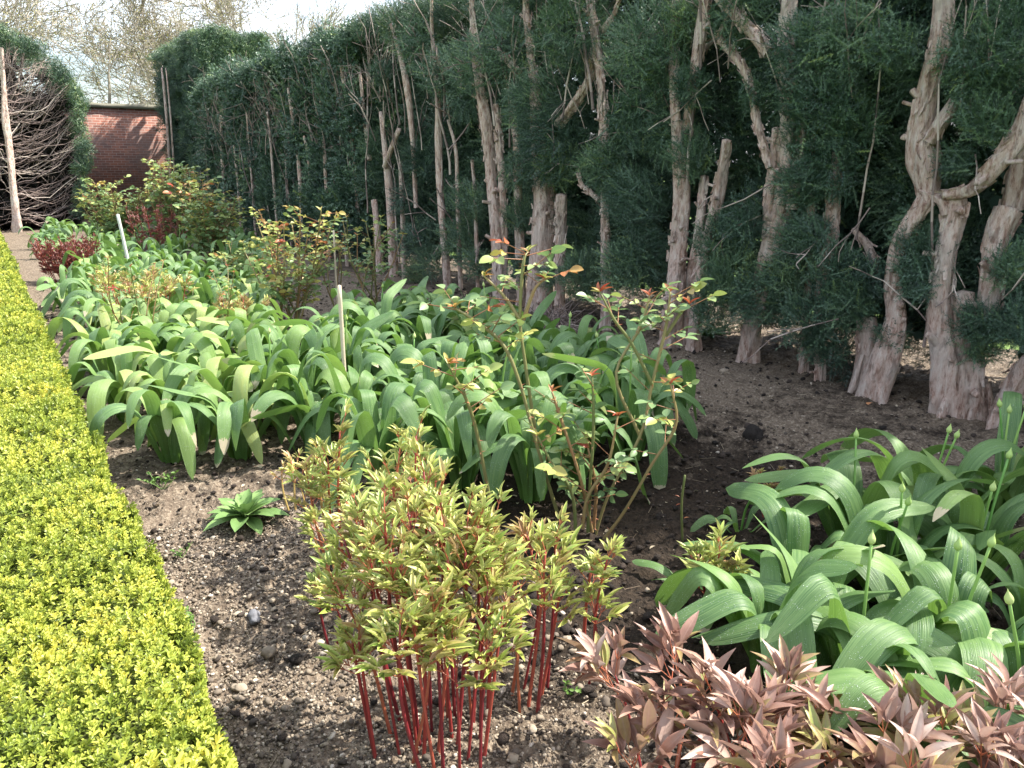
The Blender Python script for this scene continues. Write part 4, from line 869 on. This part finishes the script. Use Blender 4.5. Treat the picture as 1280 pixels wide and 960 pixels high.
peony('peony', 'peony of thick red stems standing close beside the largest yellow-green clump', None, G(662, 880), shoots_px([(650, 890, 645, 715), (660, 880, 682, 690), (672, 885, 680, 730), (640, 870, 630, 700), (684, 860, 694, 670), (655, 865, 660, 670), (676, 870, 700, 740)], .03), 'peony', .3, .058, tint=.55)
peony('peony', 'three isolated red peony stems topped with small yellow-green tufts on dark soil', None, G(740, 852), shoots_px([(729, 848, 738, 715), (744, 858, 760, 695), (735, 856, 742, 760)], .0), 'peony', .25, .055, tint=.5, nleaf=7, top=.25)
peony('peony', 'small two-stemmed peony standing alone beside the gravelly strip', None, G(415, 815), shoots_px([(412, 812, 396, 735), (420, 815, 412, 745)], .0), 'peony', .1, .055, tint=.42, nleaf=7, top=.35)
peony('peony', 'tall fresh green peony behind the crimson-stemmed clump, in front of the alliums', None, G(500, 780), shoots_px([(485, 780, 470, 590), (500, 790, 500, 560), (515, 780, 520, 545), (530, 770, 530, 580), (500, 760, 480, 620), (520, 760, 545, 600), (470, 770, 440, 640), (540, 790, 560, 640), (505, 800, 515, 630), (530, 800, 540, 670)], .05), 'peony', .5, .062, tint=.4, top=.45)
peony('peony', 'golden-bronze peony with loose drooping leaflets beside the hairy green rosette', None, G(420, 720), shoots_px([(412, 715, 385, 600), (420, 722, 410, 575), (430, 715, 425, 535), (405, 705, 372, 590), (438, 725, 440, 620), (425, 735, 395, 655), (415, 700, 400, 570)], .05), 'peony', .75, .066, tint=.62, top=.5)
peony('peony', 'small bronze peony shoots between golden-bronze peony and the sunlit alliums', None, G(365, 640), shoots_px([(362, 640, 352, 590), (370, 645, 372, 575)], .0), 'peony', .8, .04, tint=.8, nleaf=4)
peony('peony', 'pale green seedling peony at the edge of the wet-leaved alliums', None, G(890, 770), shoots_px([(885, 770, 872, 700), (892, 775, 900, 690), (900, 775, 915, 715), (888, 765, 890, 730)], .0), 'peony', .4, .07, tint=.45, nleaf=7, top=.5)
peony('peony', 'tiny bronze peony shoot poking up behind the wet allium leaves', None, G(958, 650), shoots_px([(955, 650, 950, 595), (960, 650, 972, 592), (962, 655, 962, 605)], 0), 'peony', .6, .036, tint=.85, nleaf=4)
# pink-bronze peonies in the near corner
tf = lambda p: float(np.clip(.62+(p[2]-.28)*1.2, .1, .95))
for cpx, cpy, n, h, rad, lab in ((850, 1000, 7, .24, .11, 'pink-bronze peony whose leaves spread over the dark soil near the red-stemmed one'), (1005, 1055, 8, .25, .13, 'pink-bronze peony in the middle of its row, below the droplet-covered allium'), (1150, 1075, 8, .26, .13, 'pink-bronze peony with narrow upright reddish leaves below the hanging allium leaves'), (1280, 1090, 7, .25, .12, 'pink-bronze peony cut by the picture corner')):
    peony('bronze_peony', lab, 'pink-bronze peonies', G(cpx, cpy), rshoots(cpx, cpy, rad, n, h, .5), 'peony_pink', .4, .112, LF_LANCE, .6, .26, 4, top=.5, tintf=tf)
peony('peony', 'bronze-green peony growing up through the farther clump of alliums', None, G(185, 430), rshoots(185, 425, .28, 16, .55, .3), 'peony', .5, .07, tint=.68, tv=.25)
peony('peony', 'small bronze peony at the gap beside the golden box hedge clump', None, G(290, 430), rshoots(300, 445, .14, 6, .42, .3), 'peony', .5, .06, tint=.8, tv=.2)
peony('red_peony', 'rounded dark red peony by the path beyond the farther alliums', None, G(88, 350), rshoots(90, 352, .26, 34, .5, .35), 'peony_red', .2, .075, tint=.55, tv=.22, nleaf=11, top=.85)
peony('red_peony', 'dark red peony shoots half hidden below the leafy rose bushes', None, G(205, 322), rshoots(200, 322, .35, 16, .75, .3), 'peony_red', .2, .085, tint=.4, tv=.2, nleaf=6, top=.7)

# ------------------------------------------------------------------ roses
def rose_leaf(mb, sk, p, d, size, tint, n=5):
    d = norm(np.array(d, float)); L = size*2.3; side = norm(np.cross(d, [0, 0, 1.])+1e-6); sag = np.array([0, 0, -.25])
    e = p+d*L; sk.append((p, e)); P, D, S = [e], [norm(d+sag)], [size]
    for k in range((n-1)//2):
        b = p+d*L*(.85-.42*k)
        for s in (-1, 1): P.append(b); D.append(norm(side*s+d*.45+sag*.9+rng.normal(0, .2, 3))); S.append(size*(.92-.18*k))
    scatter(mb, *LF_ROSE[:2], None, LF_ROSE[2], np.array(P), np.array(D), rng.normal(0, .65, len(P)), np.array(S), np.clip(tint+rng.normal(0, .05, len(P)), 0, 1))
def rose(name, label, base, canes, group=None, size=.034, young=.35, sun=.5, r0=.006, lf=(.3, 1.0), step=.05, cat='rose bush', tuft=True):
    base = np.array([base[0], base[1], gz(base)]); t = thing(name, label, cat, base, group)
    for W in canes:
        W = [np.array(p_, float) for p_ in W]; L = sum(np.linalg.norm(W[i+1]-W[i]) for i in range(len(W)-1)); n = max(8, int(L/.04))
        m1 = MB(); path, _ = tube(m1, W, [r0]+[r0*.8]*(len(W)-2)+[r0*.45], n, 7, .12, rnd=float(rng.uniform(.1, .7)))
        k = int(L/.035); idx = rng.integers(0, n-1, k); o = norm(rng.normal(0, 1, (k, 3))); sticks(m1, path[idx], path[idx]+o*r0*2.4, r0*.35, .0002, .9, 3)
        m2 = MB(); sk = []; s = lf[0]*L
        while s < L:
            f = s/L; p = path[min(n-1, int(f*(n-1)))]; a = rng.random()*6.28
            d = np.array([math.cos(a), math.sin(a), rng.uniform(.1, .8)])
            tn_ = np.clip(rng.normal(.22+sun*.35*f, .13)+(.28 if (rng.random() < young*f) else 0), 0, 1)  # sun value yellows leaves towards the cane top: sunlight put into their tint
            rose_leaf(m2, sk, p, d, size*rng.uniform(.7, 1.2)*(1.1-.2*f), tn_, int(rng.choice([3, 5, 5])))
            s += step*rng.uniform(.6, 1.5)
        if tuft:
            for q_ in range(rng.integers(4, 7)):
                a = rng.random()*6.28; d = norm(np.array([math.cos(a)*.7, math.sin(a)*.7, rng.uniform(.2, 1)]))
                scatter(m2, *LF_LANCE[:2], None, LF_LANCE[2], path[-1:], d[None], rng.random(1), size*rng.uniform(.6, 1.0)*(.6 if size > .085 else 1), np.clip(rng.normal(.93 if size < .06 else .75, .08, 1), 0, 1))
        sticks(m1, [a for a, b in sk], [b for a, b in sk], r0*.28, r0*.18, .8, 3)
        c = m1.build('cane', M['rose_cane'], t)
        if m2.n: m2.build('leaves', M['rose'], c)
    return t
def cpx(pts, F, dF=0):
    out = []
    for i, (u, v) in enumerate(pts): out.append(atF(u, v, F+dF*i/(len(pts)-1)))
    return out
F0 = 2.95
c1 = [cpx([(622, 680), (600, 560), (585, 505), (560, 455)], F0, -.1), cpx([(712, 690), (672, 560), (650, 480), (628, 430), (592, 400), (568, 385)], F0+.05, .1),
      cpx([(672, 560), (656, 450), (650, 400), (654, 330), (660, 315)], F0+.1, .1), cpx([(654, 400), (668, 362), (682, 348)], F0+.15, 0), cpx([(650, 400), (630, 370), (605, 345)], F0+.15, .05),
      cpx([(720, 700), (716, 620), (690, 580), (672, 545)], F0-.1, 0)]
rose('rose_bush', 'tall thorny rose with red-tipped shoots rising through the middle alliums', G(700, 690), c1, None, .062, .4, .9, .0095, (.6, 1), .042)
c2 = [cpx([(738, 690), (760, 620), (800, 545), (815, 480), (832, 410), (838, 365)], F0+.05, .1), cpx([(815, 480), (790, 430), (768, 400), (750, 365)], F0+.1, 0), cpx([(800, 545), (770, 470), (800, 410), (812, 370)], F0+.1, .1),
      cpx([(750, 680), (780, 640), (815, 580), (845, 530), (838, 480)], F0, 0), cpx([(832, 420), (852, 390), (862, 380)], F0+.15, 0)]
rose('rose_bush', 'open rose with two long arching canes leaning out towards the yew trunks', G(748, 690), c2, None, .058, .3, .5, .0085, (.6, 1), .042)
c3 = [cpx([(735, 665), (738, 600), (742, 530), (740, 470)], F0-.05, 0), cpx([(740, 665), (726, 600), (700, 520), (690, 490)], F0-.05, 0), cpx([(728, 660), (735, 620), (760, 580), (772, 520)], F0-.1, 0), cpx([(742, 660), (745, 610), (735, 560)], F0, 0)]
rose('rose_bush', 'short rose with blue-green leaflets and a cut cane before the middle alliums', G(735, 672), c3, None, .058, .3, .1, .009, (.25, 1), .05)
def bushy(cx, cy, F, n, half, toppx, r0, base_px=None, up=1):
    out = []; b = atF(cx, cy, F); b[2] = 0
    for k in range(n):
        tx, ty = cx+half*(2*(k+.5)/n-1)*random.uniform(.85, 1.1), toppx+random.uniform(0, 1)**1.3*(cy-toppx)*.45
        e = atF(tx, ty, F+random.uniform(-.4, .4)); m_ = b*.5+e*.5+np.array([random.gauss(0, .05), random.gauss(0, .05), .02]); s0 = b+np.array([random.gauss(0, .06), random.gauss(0, .06), 0])
        out.append([s0, m_, e])
    return out
rose('rose_bush', 'sunny rose with many yellow and coral young leaves behind the alliums', G(375, 405), bushy(365, 395, 7.6, 13, 68, 262, .008), 'rose bushes', .07, .6, 1.0, .010, (.25, 1), .05)
rose('rose_bush', 'sparse rose with few pale leaves before the stout dark yew trunk', G(455, 372), bushy(462, 368, 8.8, 8, 44, 266, .008), 'rose bushes', .065, .3, .55, .009, (.3, 1), .08)
rose('rose_bush', 'thin rose with a bare whitish cane between the coral rose and sparse rose', G(418, 385), bushy(415, 375, 8.2, 4, 18, 265, .008), 'rose bushes', .05, .3, .5, .008, (.5, 1), .09)
rose('rose_bush', 'tallest leafy green rose in front of the brick wall', G(215, 322), bushy(215, 312, 15.5, 22, 36, 198, .012), 'rose bushes', .10, .1, .75, .012, (.3, 1), .06)
rose('rose_bush', 'broad rounded green rose in front of the brick wall and cut-back yew', G(150, 318), bushy(148, 312, 15.8, 26, 52, 226, .012), 'rose bushes', .10, .06, .75, .012, (.25, 1), .06)
rose('rose_bush', 'rose with orange-tinted new leaves at the foot of the far yews', G(258, 336), bushy(262, 330, 12.8, 22, 46, 224, .010), 'rose bushes', .095, .35, .75, .010, (.2, 1), .06)
rose('rose_bush', 'low dull green rose between the orange-tinted rose and the coral rose', G(318, 380), bushy(308, 372, 9.5, 10, 40, 300, .008), 'rose bushes', .075, .2, .35, .008, (.2, 1), .06)
rose('rose_bush', 'straggly red-shooted rose inside the bronze peony and alliums', G(165, 430), bushy(170, 425, 6.0, 6, 45, 322, .007), 'rose bushes', .035, .8, .4, .006, (.5, 1), .07)
rose('rose_bush', 'weak pinkish rose shoot in the alliums below the coral rose', G(300, 440), bushy(280, 430, 6.2, 4, 18, 330, .007), 'rose bushes', .035, .9, .8, .006, (.5, 1), .07)
# cut stub with a bud
b = onsoil(853, 676); t = thing('rose_stub', 'short pruned rose stub standing alone on dark soil', 'rose stub', b); m1 = MB(); tube(m1, [b, atF(852, 630, Fof(b)), atF(856, 594, Fof(b))], [.0055, .005, .005], 12, 8, .15, rnd=.1); c = m1.build('cane', M['rose_cane'], t)
m2 = MB(); pp = np.array([atF(850, 622, Fof(b)), atF(855, 648, Fof(b)), atF(851, 630, Fof(b))]); scatter(m2, *LF_LANCE[:2], None, LF_LANCE[2], pp, np.array([[-.6, .6, .7], [.7, -.4, .4], [-.7, .4, 0]]), np.zeros(3), .022, np.array([.95, .9, .97])); m2.build('leaves', M['rose'], c)

# ------------------------------------------------------------------ stakes
def stake(name, label, px0, py0, px1, py1, F, r_, mat, square=False, rnd=.7, cat='stake'):
    a = atF(px0, py0, F); b_ = atF(px1, py1, F); d = norm(a-b_); b0 = b_-d*(b_[2]+.05)/max(d[2], .1); o = np.array([b0[0], b0[1], 0.])
    m1 = MB(); tube(m1, [b0, (a+b0)/2, a], [r_]*3, 12, 4 if square else 10, .05, rnd=rnd); tag(m1.build(name, mat, origin=o, smooth=not square), label, cat)
stake('garden_stake', 'pale square wooden stake standing among the middle alliums', 424, 357, 432, 492, 4.35, .014, M['cane_wood'], True, .8)
stake('garden_cane', 'thin pale bamboo cane beside the sparse rose', 417, 288, 421, 370, 7.9, .010, M['cane_wood'], False, .95, 'cane')
stake('marker_post', 'thin pale grey marker post between the dark red peony and rose bushes', 147, 268, 157, 312, 10.5, .022, simple('weathered_post', [(0, (.45, .47, .42)), (1, (.6, .62, .56))], 20, .7), True, .8, 'post')

# ------------------------------------------------------------------ rosette and weeds
b = onsoil(308, 655); t = thing('leafy_rosette', 'low rosette of soft green hairy leaves on bare soil by the box hedge', 'plant', b); mb = MB()
for k in range(30):
    a = k*2.399; f = k/30; el = .15+1.15*f; tv, tq, ts = leaf_grid(5, 8, .38, .22, .35*(1-f*.6), .6, .8)
    L = .2*(1-.5*f)*rng.uniform(.85, 1.15); tv = tv.copy(); tv[:, 2] += .03*np.sin(tv[:, 1]*22)*np.abs(tv[:, 0])*4
    scatter(mb, tv, tq, None, ts, (b+[0, 0, .02])[None], np.array([[math.cos(a)*math.cos(el), math.sin(a)*math.cos(el), math.sin(el)]]), np.zeros(1), L, np.array([.35+.5*rng.random()]))
mb.build('leaves', M['rosette'], t)
def weed(px, py, h, n, label, size=.02, mat='weed', spread=.05):
    b = onsoil(px, py); t = thing('weed_seedling', label, 'weed', b); m1 = MB(); m2 = MB()
    for k in range(n):
        a = rng.random()*6.28; e = b+np.array([math.cos(a)*spread*rng.random(), math.sin(a)*spread*rng.random(), h*rng.uniform(.5, 1)]); path, _ = tube(m1, [b, (b+e)/2+rng.normal(0, .006, 3), e], [.0016, .0014, .001], 8, 5)
        m = 9; j = rng.integers(3, 8, m); aa = rng.random(m)*6.28
        scatter(m2, *LF_SMALL[:2], None, LF_SMALL[2], path[j], np.column_stack([np.cos(aa), np.sin(aa), rng.uniform(.1, .9, m)]), rng.random(m), size*rng.uniform(.7, 1.3, m), np.clip(rng.normal(.6, .2, m), 0, 1))
    m1.build('stem', M['stalk'], t); m2.build('leaves', M[mat], t)
weed(205, 622, .09, 7, 'small pale green weed spilling from the box hedge below the sunlit alliums', .022, spread=.1)
weed(240, 800, .09, 4, 'single upright seedling on the gravel against the box hedge', .02)
weed(228, 700, .06, 4, 'tiny seedling on the hedge edge between the pale weed and the upright one', .016)
weed(262, 925, .07, 6, 'yellowish sprig pushing out from the hedge foot nearest the camera', .02, 'box')
weed(395, 585, .16, 5, 'young green weed at the edge of the middle alliums', .03)
weed(715, 872, .05, 3, 'small weed at the foot of the thick red peony stems', .018)
print('faces', sum(len(o.data.polygons) for o in scene.objects if o.type == 'MESH'))
